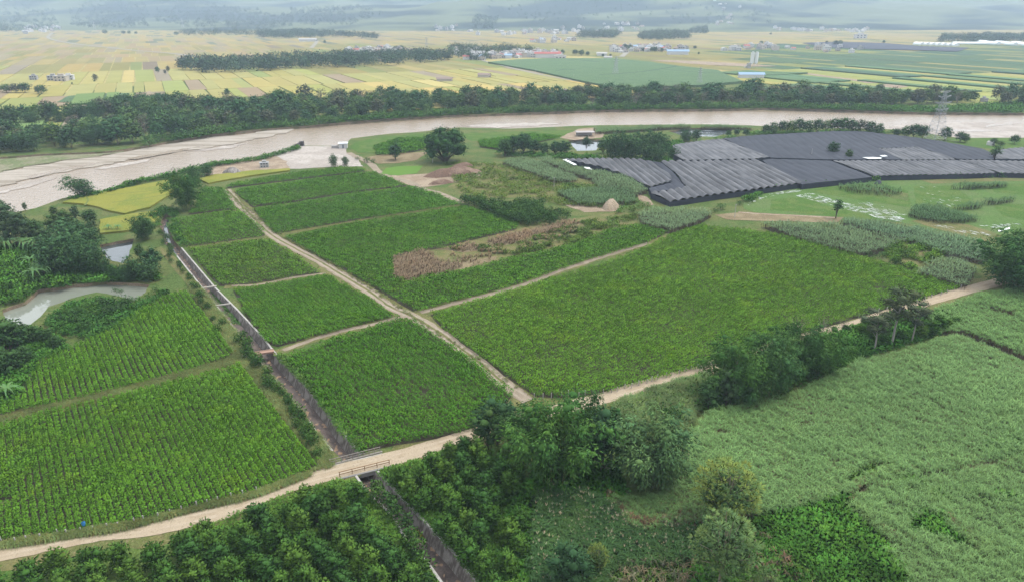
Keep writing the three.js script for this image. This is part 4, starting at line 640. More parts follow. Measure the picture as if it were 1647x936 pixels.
plants += cane('thin sugar cane line along the river, left of the pale pond', [955, 205, 1040, 203, 1110, 200.5, 1112, 202, 1040, 207, 960, 212], { tint: C(1.0, 1.05, 0.9) });
plants += cane('thin sugar cane line along the river, above the pale pond', [1127, 201, 1200, 202, 1215, 205, 1130, 203], { tint: C(1.0, 1.05, 0.9) });
plants += cane('sugar cane patch left of the big round tree', [600, 232, 640, 220, 690, 217, 680, 236, 640, 244, 606, 245], { tint: C(0.95, 1, 0.85), geo: G.cropFar, size: 1.3 });
plants += cane('low sugar cane patch right of the big round tree', [770, 222, 860, 213, 905, 216, 868, 224, 800, 236, 772, 232], { tint: C(0.95, 1.05, 0.85), geo: G.cropFar, size: 1.3 });
for (const [label, f, t] of [['dark crescent of cane on the light green plots', [1463, 343, 1472, 328, 1510, 328, 1545, 338, 1577, 349, 1560, 352, 1509, 353], 0.8], ['short dark cane strip beyond the crescent', [1532, 332, 1560, 327, 1583, 325, 1580, 329, 1545, 333], 0.75], ['long dark cane strip at the far right of the light plots', [1581, 322, 1610, 318, 1634, 316, 1632, 320, 1590, 324], 0.75], ['dark cane strip near the top of the light plots', [1533, 298, 1570, 294, 1620, 293, 1622, 296, 1560, 299], 0.75], ['striped trellis rows below the black nets', [1345, 297, 1404, 292, 1464, 306, 1437, 310, 1375, 306], 0.9]])
  plants += cane(label, f, { gap: label.startsWith('striped') ? 3.2 : 1.1, dir: label.startsWith('striped') ? [1380, 296, 1392, 306] : DITCH, tint: C(0.7 * t, 0.9 * t, 0.75 * t), soil: M.grass });
const caneHoles = [[1353, 766, 1407, 739, 1428, 741, 1366, 769], [1145, 690, 1163, 683, 1170, 688, 1158, 693], [1288, 677, 1305, 672, 1318, 677, 1300, 681], [1332, 693, 1345, 688, 1348, 693, 1338, 696], [1478, 674, 1492, 667, 1500, 672, 1488, 678], [1542, 634, 1555, 629, 1560, 635, 1550, 639], [1332, 741, 1345, 737, 1352, 743, 1340, 745]];
plants += cane('large pale green sugar cane field in the right foreground', [976, 795, 1000, 788, 1060, 790, 1105, 742, 1112, 690, 1139, 660, 1190, 646, 1262, 630, 1310, 611, 1335, 600, 1381, 577, 1440, 562, 1520, 537, 1542, 533, 1580, 548, 1647, 575, 1760, 612, 1760, 690, 1640, 722, 1545, 748, 1466, 760, 1407, 768, 1355, 790, 1304, 806, 1227, 820, 1165, 824, 1102, 829, 1038, 846, 1015, 838], { geo: G.cane, gap: 0.7, step: 0.55, size: 0.9, holes: caneHoles, h: 2.0, soil: M.stubble });
plants += cane('sugar cane field at the right edge beyond the field seam', [1490, 496, 1560, 475, 1600, 463, 1647, 460, 1760, 440, 1760, 592, 1647, 565, 1590, 541, 1552, 527, 1515, 527, 1500, 512], { geo: G.cane, gap: 0.8, step: 0.6, size: 0.9, holes: [[1585, 488, 1600, 490, 1640, 500, 1632, 503, 1598, 495]], h: 2.0, tint: C(0.95, 0.98, 0.9) });
plants += cane('lower sugar cane field in the bottom right corner with weedy gaps', [1365, 809, 1407, 776, 1466, 770, 1545, 758, 1640, 730, 1760, 700, 1900, 960, 1900, 1010, 1480, 1010, 1465, 940, 1447, 909, 1417, 873, 1442, 868, 1406, 845], { geo: G.caneGreen, gap: 0.7, step: 0.55, size: 0.9, holes: [[1455, 846, 1495, 815, 1520, 832, 1588, 890, 1545, 872, 1490, 852], [1450, 779, 1470, 778, 1486, 786, 1476, 787], [1534, 783, 1560, 792, 1600, 797, 1636, 806, 1600, 804, 1560, 796]], h: 1.7, tint: C(1.02, 1, 1.05) });

// maize in front of the bamboo, dry weeds, vines and rough grass
function wild(label, f, geo, n, { size = 1, tint = C(1, 1, 1), name = 'undergrowth', m = M.leaf, h = 0.3, clump = 0, vary: vr = 0.3 } = {}) {
  const r = ring(f, h), [x0, z0, x1, z1] = bounds(r), pts = []; let guard = n * 30;
  while (pts.length < n && guard-- > 0) {
    const x = rr(x0, x1), z = rr(z0, z1); if (!inside(r, x, z) || inside(canalRing, x, z)) continue;
    const w = fbm(x / 4 + 20, z / 4, 3); if (w < clump) continue;
    const s = size * rr(0.6, 1.3) * (0.7 + 0.6 * w), b = 1 + (fbm(x / 3, z / 3 + 40, 2) - 0.5) * vr * 3; pts.push([x, 0, z, s, s * rr(0.8, 1.2), [tint[0] * b * rr(0.85, 1.2), tint[1] * b, tint[2] * b]]);
  }
  const o = copies(null, numbered(name), geo, m, pts); plants += pts.length; return tag(o, label, undefined, undefined, 'stuff');
}
const MAIZE = [866, 796, 943, 793, 984, 812, 1012, 848, 1040, 855, 1112, 845, 1122, 876, 1118, 900, 1060, 905, 980, 915, 960, 960, 850, 990, 862, 950, 850, 915, 858, 880, 852, 850, 862, 824];
plants += cropField('dark green maize patch in front of the bamboo at the bottom', MAIZE, { name: 'maize_patch', geo: G.maize, gap: 0.7, step: 0.4, jit: 0.3, size: 1.35, h: 1.2, m: M.waxLeaf, bare: 0, wild: 0, patch: 0.5 });
wild('pale tassels of the dark green maize', MAIZE, G.tassel, 450, { name: 'maize_tassels', h: 1.2, m: M.straw, size: 1.35 });
wild('browning maize at the bottom edge of the maize patch', [975, 915, 1060, 902, 1115, 900, 1112, 960, 960, 990], G.deadMaize, 140, { name: 'dried_maize', m: M.straw, tint: C(0.6, 0.72, 0.66) });
wild('green weeds between the browning maize', [965, 905, 1115, 895, 1112, 960, 950, 990], G.weed, 800, {});
wild('brown dead weeds below the pale feathery trees', [1205, 862, 1232, 858, 1262, 888, 1278, 918, 1310, 945, 1320, 990, 1200, 990], G.deadMaize, 150, { name: 'dead_weeds', m: M.straw, tint: C(0.62, 0.62, 0.6), size: 0.8 });
wild('leafy scrub around the feet of the pale feathery trees', [1118, 845, 1200, 836, 1240, 855, 1268, 892, 1300, 940, 1330, 990, 1100, 990], G.vine, 520, { name: 'scrub', tint: C(0.85, 0.85, 0.9), vary: 0.5 });
wild('green weeds among the brown dead ones', [1198, 850, 1232, 858, 1250, 850, 1268, 890, 1285, 918, 1345, 938, 1360, 990, 1170, 990], G.weed, 1100, { tint: C(0.8, 0.85, 0.8) });
wild('tangled bright green scrub between the two cane fields', [1210, 832, 1278, 812, 1360, 800, 1408, 850, 1420, 878, 1450, 915, 1475, 990, 1350, 990, 1330, 936, 1268, 890, 1240, 855], G.vine, 1500, { name: 'scrub', size: 1.15, vary: 0.6 });
for (const [label, f, n] of [['dried brown cane leaves along the front tip of the large cane field', [972, 798, 980, 795, 1018, 838, 1040, 845, 1102, 828, 1104, 836, 1040, 853, 1012, 846], 200], ['dried brown cane leaves along the lower edge of the large cane field', [1196, 826, 1302, 806, 1354, 790, 1406, 768, 1466, 760, 1545, 748, 1546, 755, 1467, 767, 1408, 777, 1356, 799, 1304, 814, 1198, 834], 620], ['dried brown cane leaves on the left edge of the lower cane field', [1362, 808, 1370, 808, 1408, 843, 1446, 868, 1442, 873, 1402, 848], 260], ['dried brown cane leaves beside the weedy gap', [1515, 834, 1524, 832, 1592, 890, 1584, 894], 160], ['dried brown cane leaves along the grassy slot', [1350, 764, 1406, 737, 1408, 741, 1356, 768], 130]])
  wild(label, f, G.deadMaize, n, { name: 'dried_cane', m: M.straw, tint: C(0.5, 0.46, 0.42), size: 0.85 });
for (const [label, f, n] of [['weedy green gap high in the lower cane field', [1448, 780, 1470, 777, 1490, 787, 1476, 790], 70], ['weedy green gap in the middle of the lower cane field', [1532, 783, 1560, 790, 1600, 796, 1640, 808, 1600, 808, 1560, 800], 120], ['weedy clump near the right frame edge', [1590, 800, 1625, 798, 1640, 806, 1610, 810], 80], ['weedy clump in the cane below the seam', [1500, 795, 1520, 798, 1530, 812, 1510, 812], 70], ['grassy patch at the right end of the large cane field', [1575, 722, 1660, 700, 1660, 722, 1600, 738], 260]])
  wild(label, f, G.weed, n, { name: 'weeds', size: 1.3, tint: C(0.9, 1.05, 0.8) });
wild('green scrub in the gap of the lower cane field', [1455, 850, 1495, 818, 1520, 832, 1588, 890, 1545, 874, 1490, 856], G.vine, 260, { name: 'scrub', vary: 0.5 });
wild('bright grass in the slot of the large cane field', [1350, 768, 1407, 738, 1430, 740, 1368, 771], G.weed, 420, { name: 'grass', tint: C(1, 1.15, 0.8) });
wild('bright creeper between the two foreground bamboo clumps', [850, 785, 880, 755, 930, 760, 985, 745, 1000, 790, 985, 808, 940, 793, 860, 792], G.vine, 700, { name: 'creeper', tint: C(0.95, 1.1, 0.9) });
wild('green verge of bushes along the maize patch', [822, 790, 868, 788, 860, 830, 864, 900, 858, 990, 808, 990, 816, 880], G.vine, 650, { name: 'creeper', vary: 0.5 });
wild('tall rough grass between the dirt road and the cane', [985, 650, 1030, 634, 1080, 617, 1140, 602, 1150, 640, 1118, 664, 1105, 700, 1060, 690, 1000, 680], G.reed, 2600, { name: 'tall_grass', m: M.waxLeaf });
wild('leafy weeds among the tall rough grass by the road', [985, 655, 1080, 622, 1140, 605, 1145, 645, 1110, 664, 1105, 700, 1060, 690], G.weed, 800, { size: 1.2 });
wild('undergrowth beneath the bamboo row on the road bend', [1110, 612, 1150, 600, 1260, 560, 1330, 540, 1400, 540, 1395, 575, 1335, 602, 1262, 632, 1190, 648, 1120, 660], G.vine, 900, { vary: 0.5 });
wild('undergrowth around the tall pale trees', [1335, 545, 1400, 515, 1480, 495, 1540, 520, 1520, 535, 1440, 560, 1385, 576, 1335, 598], G.vine, 900, { tint: C(0.85, 0.9, 0.9) });
wild('grass on the orchard ground left of the canal', [300, 858, 448, 800, 545, 772, 580, 778, 640, 850, 700, 936, 740, 990, 300, 990], G.weed, 3600, { name: 'grass', size: 0.8, tint: C(0.95, 1.05, 0.8) });
wild('grass on the orchard ground right of the canal', [610, 760, 692, 732, 760, 712, 840, 770, 846, 936, 840, 990, 795, 975, 735, 892, 665, 818], G.weed, 3000, { name: 'grass', size: 0.8, tint: C(0.85, 1, 0.75) });
wild('rough dry grass along the canal and the dirt road', [300, 455, 345, 525, 374, 572, 420, 628, 470, 692, 515, 745, 495, 757, 536, 750, 530, 724, 487, 664, 418, 582, 374, 526, 326, 466, 300, 440], G.grassTuft, 3200, { name: 'grass', m: M.straw });
wild('rough grass in the verge above the dirt road', [0, 872, 103, 858, 205, 843, 308, 816, 410, 792, 497, 758, 497, 764, 410, 797, 308, 821, 205, 848, 103, 864, 0, 880], G.grassTuft, 2000, { name: 'grass', m: M.straw });
wild('rough grass along the dry grass strip', [-60, 683, 128, 640, 231, 615, 308, 594, 374, 571, 392, 580, 308, 605, 231, 628, 103, 655, 0, 682], G.grassTuft, 1800, { name: 'grass', m: M.straw, size: 0.8 });
wild('rough weeds along the worn dirt path', [360, 302, 400, 335, 440, 368, 512, 408, 590, 455, 664, 505, 743, 556, 820, 612, 860, 640, 866, 644, 820, 618, 743, 561, 664, 512, 590, 462, 512, 414, 440, 375, 390, 340], G.grassTuft, 1300, { name: 'grass', m: M.straw, size: 0.8 });
wild('weeds between the right canal wall and the dark crop field', [438, 572, 462, 572, 480, 594, 515, 640, 556, 698, 588, 726, 580, 728, 548, 692, 510, 640, 474, 600], G.weed, 500, { name: 'grass' });
wild('rough growth of the meadow beyond the dark orchard', [712, 262, 770, 262, 810, 266, 870, 285, 960, 300, 985, 335, 900, 330, 860, 318, 800, 320, 750, 316, 735, 300], G.weed, 2600, { size: 1.1, tint: C(1.3, 1.05, 0.9), name: 'meadow_growth', clump: 0.42 });
wild('rough growth around the dried maize', [700, 400, 830, 392, 925, 358, 1025, 345, 1022, 358, 975, 368, 922, 392, 825, 411, 800, 406], G.weed, 1500, { tint: C(1.0, 0.85, 0.8), name: 'meadow_growth', clump: 0.45 });
wild('thin dried maize and dry weeds joining the two brown strips', [735, 420, 800, 409, 870, 396, 925, 374, 935, 360, 890, 371, 830, 389, 760, 402, 720, 408], G.deadMaize, 480, { name: 'dried_maize', m: M.straw, tint: C(0.95, 1, 0.88), size: 0.7, clump: 0.45 });
wild('pond-side thicket growth on the left edge', [-40, 390, 60, 400, 110, 440, 110, 462, 60, 466, 30, 486, -40, 500], G.vine, 1500, { name: 'scrub', size: 1.2, tint: C(1.05, 1, 0.9), vary: 0.5 });
wild('low growth on the pond bank below the bamboo thicket', [66, 462, 110, 440, 165, 430, 250, 440, 262, 450, 205, 452, 115, 456], G.vine, 700, { name: 'scrub', vary: 0.5 });
wild('low grey-green growth on the shrubby point', [70, 518, 105, 493, 160, 480, 218, 491, 250, 473, 272, 470, 232, 496, 182, 530, 150, 544, 96, 540], G.vine, 900, { name: 'scrub', tint: C(0.85, 0.85, 1.1) });
wild('scrub at the left edge below the murky pond', [-40, 530, 60, 530, 100, 545, 110, 560, 62, 582, 31, 632, 0, 660, -40, 668], G.vine, 1100, { name: 'scrub', vary: 0.5 });
wild('bushy growth in the rough patch by the curved cane belt', [1418, 400, 1466, 386, 1530, 402, 1512, 414, 1470, 434, 1436, 424], G.vine, 420, { name: 'scrub', tint: C(1.3, 1, 0.9), clump: 0.4, vary: 0.5 });
wild('hedge of low growth below the black nets', [1196, 322, 1240, 302, 1330, 294, 1400, 290, 1440, 283, 1560, 281, 1647, 281, 1647, 285, 1560, 286, 1440, 288, 1330, 298, 1240, 306, 1200, 328], G.vine, 500, { name: 'scrub', size: 1.3 });
wild('reeds and bushes on the near river bank', [97, 322, 167, 308, 226, 290, 282, 280, 341, 264, 420, 254, 480, 236, 484, 240, 420, 258, 341, 268, 282, 284, 226, 295, 167, 313, 120, 322], G.vine, 500, { name: 'scrub', size: 1.4 });
wild('bushes around the stream bend', [240, 345, 262, 335, 285, 340, 280, 350, 300, 395, 290, 398, 268, 366, 255, 366], G.vine, 260, { name: 'scrub', clump: 0.3, tint: C(0.9, 0.9, 1) });
wild('low growth along the strips near the sugar cane', [900, 295, 960, 298, 1030, 322, 1050, 332, 1030, 340, 990, 345, 1000, 332, 960, 328, 925, 327], G.weed, 500, { name: 'meadow_growth', size: 1.2 });
wild('green growth on the low far bank of the river', [269, 228, 420, 207, 553, 197, 743, 184, 974, 177, 1240, 174, 1483, 181, 1647, 182, 1647, 165, 1500, 174, 1240, 168, 974, 171, 743, 178, 553, 190, 420, 200, 280, 220], G.vine, 3200, { name: 'bank_growth', size: 2.0 });
wild('low growth beside the ponds behind the bamboo', [800, 247, 905, 248, 1000, 256, 1080, 256, 1060, 230, 1180, 222, 1220, 214, 1420, 212, 1490, 222, 1440, 216, 1220, 217, 1100, 228, 1080, 262, 900, 256, 812, 252], G.vine, 900, { name: 'scrub', size: 1.5 });

// ------------------------------------------------------------ trees
function tree(protos, name, label, category, [px, py, top], group, w = 1, k) {   // foot seen at (px, py), top seen at row top
  const pr = Array.isArray(protos) ? protos[k ?? Math.floor(rnd() * protos.length)] : protos, pos = gp(px, py), h = heightTo(pos, top);
  if (!pr.userData.h) { const b = new THREE.Box3().setFromObject(pr); pr.userData.h = b.max.y; }
  const hh = pr.userData.h0 ?? pr.userData.h, s = h / hh; return put(pr, name, label, category, group, pos, rnd() * 6.283, s * w, s, s * w);
}
for (const g of Object.values(G)) for (const p of [g].flat()) if (p.isObject3D) p.userData.h0 = new THREE.Box3().setFromObject(p).max.y;

// foreground orchards: trees in rows on both sides of the canal below the road
function orchard(f, dir, gap, step, label, group, protos, sMin, sMax, jit, skip = () => false, name = 'orchard_tree', h = 1.2) {
  rowsIn(ring(f, h), dir, gap, step, jit, [], (x, z) => { if (skip(x, z)) return; const s = rr(sMin, sMax); const k = Math.floor(rnd() * protos.length); put(protos[k], name, label(x, z, k, (s - sMin) / (sMax - sMin)), 'tree', group, new THREE.Vector3(x, 0, z), rnd() * 6.283, s * rr(0.9, 1.15), s, s * rr(0.9, 1.15)); });
}
const TONES = ['deep green', 'mid green', 'dark green', 'bright green'], SIZE = (q) => q < 0.33 ? 'small' : q < 0.67 ? 'middling' : 'large';
const roadPts = spline(ROADF, 120), canalPts = [...spline(CANAL_L.slice(22), 40), ...spline(CANAL_R.slice(22), 40)], near = (pts, x, z) => pts.reduce((m, p) => Math.min(m, Math.hypot(p.x - x, p.z - z)), 1e9);
const place = (side) => (x, z, k, q) => { const r = near(roadPts, x, z), c = near(canalPts, x, z), b = toPx(x, z)[1]; return SIZE(q) + ' ' + TONES[k % 4] + ' ' + side + ' orchard tree, ' + (r < 8 ? 'row along the road' : c < 7 ? 'row nearest the canal' : b > 900 ? 'deep inside' : r < 14 ? 'second row from the road' : 'in the middle'); };
const toPx = (x, z) => toPhoto(new THREE.Vector3(x, 0, z));
orchard([-110, 926, 30, 902, 95, 888, 180, 872, 225, 862, 270, 856, 330, 845, 400, 818, 455, 800, 520, 790, 566, 792, 600, 836, 630, 880, 664, 940, 690, 1010, -110, 1010], [450, 800, 560, 930], 3.4, 3.5, place('left'), 'orchard trees left of the canal', G.citrus, 0.9, 1.15, 0.13, (x, z) => { const [px, py] = toPx(x, z); return rnd() < (px > 500 ? 0.08 : 0.02) || near(roadPts, x, z) < (rnd() < 0.22 ? 4.4 : 7); });
orchard([622, 764, 660, 746, 700, 736, 745, 720, 800, 738, 838, 768, 846, 850, 840, 905, 830, 990, 806, 975, 782, 930, 748, 893, 712, 852, 684, 824, 650, 792], [640, 770, 760, 900], 3.25, 3.3, place('right'), 'orchard trees right of the canal', G.citrus, 0.85, 1.1, 0.13, (x, z) => { const [px, py] = toPx(x, z); return rnd() < 0.04 || (px > 785 && py > 885 && py < 925 && px < 826); });
const CL = spline([395, 545, 418, 590, 448, 628, 478, 668, 503, 708, 520, 735], 26);
CL.forEach((p, k) => { if (k % 1 === 0 && rnd() < 0.9) put(pick(G.young), 'young_tree', 'young tree in the row on the grass beside the left canal wall', 'tree', 'young trees beside the canal wall', p.clone().add(new THREE.Vector3(rr(-1.6, 0.2), 0, rr(-0.5, 0.5))), rnd() * 6, rr(0.75, 1.25)); });
spline([268, 378, 285, 420, 312, 458, 340, 500, 370, 545], 24).forEach((p) => { if (rnd() < 0.85) put(pick(G.young), 'young_tree', 'small young tree in the row between the canal and the pond field', 'tree', 'young trees above the pond field', p.clone().add(new THREE.Vector3(rr(-2.2, -0.2), 0, rr(-0.8, 0.8))), rnd() * 6, rr(0.6, 1.0)); });
spline([618, 792, 640, 822, 668, 862, 690, 905, 712, 950], 9).forEach((p) => put(pick(G.young), 'young_tree', 'young tree on the left canal edge below the bridge', 'tree', 'young trees below the bridge', p.clone().add(new THREE.Vector3(rr(-2.6, -0.8), 0, rr(-0.6, 0.6))), rnd() * 6, rr(0.9, 1.35)));

// single trees and bamboo clumps
const bam = (label, at, w = 1, k, protos = G.bamboo) => tree(protos, 'bamboo_clump', label, 'bamboo', at, undefined, w, k);
bam('huge bright bamboo clump beside the dirt road in the foreground', [893, 778, 630], 0.95, 0);
bam('dark bamboo behind the huge foreground clump, near the road end', [952, 730, 628], 0.72, 2);
bam('pale grey-green feathery bamboo clump right of the huge foreground one', [1044, 778, 664], 1.0, 0, [G.paleBamboo]);
bam('small bamboo clump at the left foot of the huge one', [842, 735, 648], 0.85, 1);
tree(G.broad, 'leafy_tree', 'dark leafy tree by the end of the worn dirt path', 'tree', [800, 715, 636], undefined, 1.15, 1);
tree(G.broad, 'leafy_tree', 'yellowish leafy tree above the right orchard, beside the huge bamboo', 'tree', [785, 722, 650], undefined, 1.0, 2);
tree(G.broad, 'leafy_tree', 'dark tree squeezed between the two big foreground bamboos', 'tree', [968, 762, 655], undefined, 1.0, 1);
tree(G.shrub, 'round_bush', 'round dark bush in the tall grass by the cane corner', 'bush', [1078, 681, 645], undefined, 0.75, 0);
bam('bamboo clump on the road bend, leftmost of the row, with bare grey stems', [1180, 638, 536], 0.95, 0);
bam('bamboo clump in the middle of the row on the road bend', [1236, 634, 530], 0.88, 1);
bam('tall dark bamboo clump behind the middle of the road bend row', [1270, 606, 510], 0.8, 2);
bam('bamboo clump at the right end of the road bend row', [1318, 604, 520], 0.88, 0);
bam('low bamboo at the cane edge in front of the road bend row', [1196, 650, 575], 1.0, 1);
tree(G.broad, 'leafy_tree', 'brownish low tree at the left foot of the road bend bamboo', 'tree', [1168, 652, 590], undefined, 0.95, 3);
tree(G.broad, 'leafy_tree', 'pale olive low tree at the corner of the big cane field', 'tree', [1140, 656, 606], undefined, 1, 0);
tree(G.shrub, 'dark_bush', 'small dark bush standing on the road edge by the bamboo', 'bush', [1136, 600, 576], undefined, 1, 2);
tree(G.bare, 'bare_tree', 'thin brownish tree behind the road bend bamboo', 'tree', [1281, 545, 503], undefined, 1.1);
tree(G.bare, 'bare_tree', 'nearly leafless brown tree by the gap in the road', 'tree', [1323, 540, 498], undefined, 0.8);
tree(G.bare, 'bare_tree', 'low brown leafless tree overhanging the pale road', 'tree', [1356, 532, 511], undefined, 1.3);
tree(G.tall, 'tall_tree', 'tall tree with pale trunk, leftmost of the three by the cane edge', 'tree', [1407, 566, 500], undefined, 1.25, 0);
tree(G.tall, 'tall_tree', 'tallest tree with pale trunk and flat crown over the road', 'tree', [1435, 556, 463], undefined, 0.95, 1);
tree(G.tall, 'tall_tree', 'tree with pale trunk and whitish branches, rightmost of the three', 'tree', [1467, 550, 488], undefined, 1.15, 0);
bam('big dark bamboo clump at the right end of the pale road', [1625, 464, 366], 1.2, 2);
bam('second dark bamboo clump at the right frame edge', [1662, 456, 366], 1.2, 0);
bam('tall bamboo clump at the head of the canal by the corner field', [300, 338, 268], 0.88, 0);
bam('small bamboo tuft just right of the tall clump by the corner field', [312, 296, 264], 0.9, 0, G.thinBamboo);
bam('small bamboo tuft beside the grey gravel heap', [333, 284, 262], 1.3, 0, G.thinBamboo);
bam('leaning bamboo clump on the river bank at the rice field', [138, 315, 279], 1.2, 1, G.thinBamboo);
bam('upright spiky bamboo between the canal head and the pale pond', [232, 386, 342], 1.0, 1);
bam('slim bamboo column by the sand yard, left one', [537, 269, 246], 0.7, 0, G.thinBamboo);
bam('slim bamboo column by the sand yard, right one', [555, 267, 250], 0.8, 0, G.thinBamboo);
tree(G.banyan, 'big_round_tree', 'very broad round tree standing alone near the river', 'tree', [716, 260, 200], undefined, 0.95);
tree(G.broad, 'leafy_tree', 'small dark round tree left of the big round tree', 'tree', [636, 258, 229], undefined, 1.2, 1);
tree(G.slim, 'slim_tree', 'slim leaning tree on the light green plots', 'tree', [1345, 352, 320], undefined, 1.3);
tree(G.pale[0], 'pale_tree', 'pale yellow-green feathery tree at the cane edge, the upper of two', 'tree', [1163, 852, 740], undefined, 1.0);
tree(G.pale[1], 'pale_tree', 'pale grey-green feathery tree in front of the yellow-green one', 'tree', [1156, 955, 824], undefined, 0.95);
tree(G.broad, 'leafy_tree', 'dark grey-green tree in the maize at the bottom edge', 'tree', [915, 950, 872], undefined, 1.0, 1);
tree(G.pale, 'pale_tree', 'small yellow-green tree touching the dark tree in the maize', 'tree', [960, 930, 872], undefined, 0.62, 0);
tree(G.pale, 'pale_tree', 'small pale tree at the bottom edge by the dead weeds', 'tree', [1225, 985, 915], undefined, 0.8, 1);
tree(G.broad, 'net_tree', 'small tree growing up through the black nets, upper left one', 'tree', [1340, 251, 226], undefined, 1.1, 1);
tree(G.broad, 'net_tree', 'bright round tree growing up through the black nets', 'tree', [1365, 259, 239], undefined, 0.9, 2);
tree(G.slim, 'net_tree', 'leaning pale-trunked tree at the right end of the black nets', 'tree', [1599, 261, 234], undefined, 1.7);

// the thicket between river and ponds on the left
for (const [px, py, top, w] of [[4, 352, 318, .8], [10, 385, 322, 1.1], [30, 398, 335, 1.0], [38, 378, 345, 1], [62, 392, 352, 1], [75, 410, 365, 1], [92, 382, 342, 1.1], [108, 372, 335, 1], [122, 356, 329, .9], [145, 362, 336, 1.1], [95, 425, 372, 1], [88, 352, 330, .8], [150, 382, 352, .9], [40, 340, 325, .7]])
  tree(G.broad, 'leafy_tree', 'leafy tree in the thicket between the river and the ponds', 'tree', [px, py, top], 'trees of the left thicket', w);
for (const [px, py, top, w] of [[96, 440, 380, .9], [112, 432, 368, .9], [125, 442, 385, .85], [140, 436, 378, .85], [155, 442, 390, .7], [134, 415, 358, .9], [146, 405, 358, .65], [108, 405, 350, .9], [170, 444, 410, .6], [184, 450, 424, .6], [200, 454, 424, .65], [216, 450, 408, .7], [84, 432, 372, .8], [120, 398, 346, .9], [240, 452, 414, 0.9]])
  tree(G.midBamboo, 'bamboo_clump', 'bamboo clump in the thicket around the pale pond', 'bamboo', [px, py, top], 'bamboo of the left thicket', w);
tree(G.broad, 'leafy_tree', 'dark spreading tree on the right shore of the pale pond', 'tree', [246, 440, 396], undefined, 1.1, 1);
tree(G.broad, 'leafy_tree', 'light green tree on the pond shore beside the spiky bamboo', 'tree', [226, 420, 390], undefined, 0.7, 2);
for (const [px, py] of [[58, 452], [66, 440], [72, 447], [52, 432], [10, 404], [18, 400], [44, 402], [56, 404], [14, 640], [175, 372], [190, 372], [62, 404]])
  tree(G.banana, 'banana_plant', 'banana plant at the edge of the left thicket', 'banana plant', [px, py, py - (py > 600 ? 20 : py < 380 ? 10 : 20)], 'banana plants', 1.1);
for (const [px, py, h] of [[98, 518, 14], [120, 510, 18], [134, 504, 18], [150, 498, 18], [166, 494, 18], [180, 490, 16], [202, 492, 18], [150, 510, 18], [175, 505, 18], [125, 520, 16], [208, 488, 12], [110, 505, 14], [222, 486, 12], [240, 480, 12], [190, 502, 16], [140, 532, 20], [250, 470, 10], [160, 488, 12], [185, 470, 8], [193, 472, 8]])
  tree(G.shrub, 'pond_shrub', 'shrub on the point that juts into the murky pond', 'shrub', [px, py, py - h], 'shrubs on the pond point', 1.05);
for (const [px, py, top] of [[-10, 560, 515], [12, 575, 508], [30, 560, 520], [55, 552, 522], [75, 550, 528], [-12, 605, 560], [20, 600, 560], [40, 585, 555], [90, 560, 538]])
  tree(G.broad, 'leafy_tree', 'leafy tree at the left edge below the murky pond', 'tree', [px, py, top], 'trees below the murky pond', 1.2, 0);
// dark orchard square, trees by the ponds and along the nets
orchard([744, 322, 762, 321, 830, 328, 866, 322, 884, 338, 907, 338, 926, 347, 897, 354, 851, 362, 836, 358, 790, 343], [760, 330, 850, 352], 3.2, 2.6, (x, z, k, q) => SIZE(q) + ' dark tree of the small square orchard by the meadow', 'trees of the small square orchard', G.young, 1.25, 1.75, 0.2, () => rnd() < 0.12, 'orchard_tree', 1.5);
for (const [px, py, top, w, k] of [[812, 252, 222, 1.1, 0], [826, 250, 215, 1, 1], [842, 248, 211, 1.2, 1], [858, 250, 222, 1.2, 1], [875, 250, 228, 1.1, 0], [893, 250, 225, 1.3, 1], [908, 250, 224, 1.3, 1], [943, 240, 218, 1, 1], [970, 247, 222, 1.2, 1], [1120, 228, 206, 1.1, 1]])
  tree(G.broad, 'leafy_tree', 'leafy tree in the group around the small ponds', 'tree', [px, py, top], 'trees around the small ponds', w, k);
for (const [px, py, top, w] of [[985, 256, 210, .8], [1000, 258, 206, .8], [1018, 258, 212, .9], [1040, 258, 226, .9], [1050, 246, 204, .8], [1066, 250, 213, .8], [1082, 256, 232, .9], [1104, 230, 206, .9], [1030, 244, 208, .8], [1058, 260, 230, .9]])
  tree(G.midBamboo, 'bamboo_clump', 'bamboo clump in the grove at the corner of the pale net', 'bamboo', [px, py, top], 'bamboo of the grove by the nets', w);
for (const [px, py, top, w, k] of [[1172, 220, 209, 1.2, 0], [1185, 219, 207, 1.2, 1], [1200, 219, 207, 1.3, 1], [1232, 216, 199, 1, 1], [1244, 216, 195, 1, 0], [1258, 215, 193, 1, 1], [1272, 215, 192, 1.1, 2], [1286, 214, 189, 1.1, 1], [1300, 214, 192, 1.1, 0], [1314, 213, 190, 1.1, 1], [1328, 213, 192, 1, 2], [1342, 213, 189, 1.1, 1], [1356, 213, 187, 1.1, 0], [1370, 214, 190, 1.1, 1], [1386, 214, 191, 1.1, 3], [1400, 215, 194, 1.1, 1], [1414, 216, 197, 1, 0], [1442, 221, 206, 1.1, 1], [1456, 222, 201, 1.1, 0], [1470, 223, 198, 1.2, 1], [1484, 224, 200, 1.1, 1], [1520, 226, 203, 1.2, 1], [1545, 229, 211, 1.3, 1], [1553, 230, 214, 1.1, 0], [1598, 234, 221, 1.4, 0], [1632, 232, 216, 1.2, 1], [1610, 236, 226, 1.6, 2]])
  tree(G.belt, 'leafy_tree', 'leafy tree in the row between the river and the black nets', 'tree', [px, py, top], 'trees between river and nets', w, k);
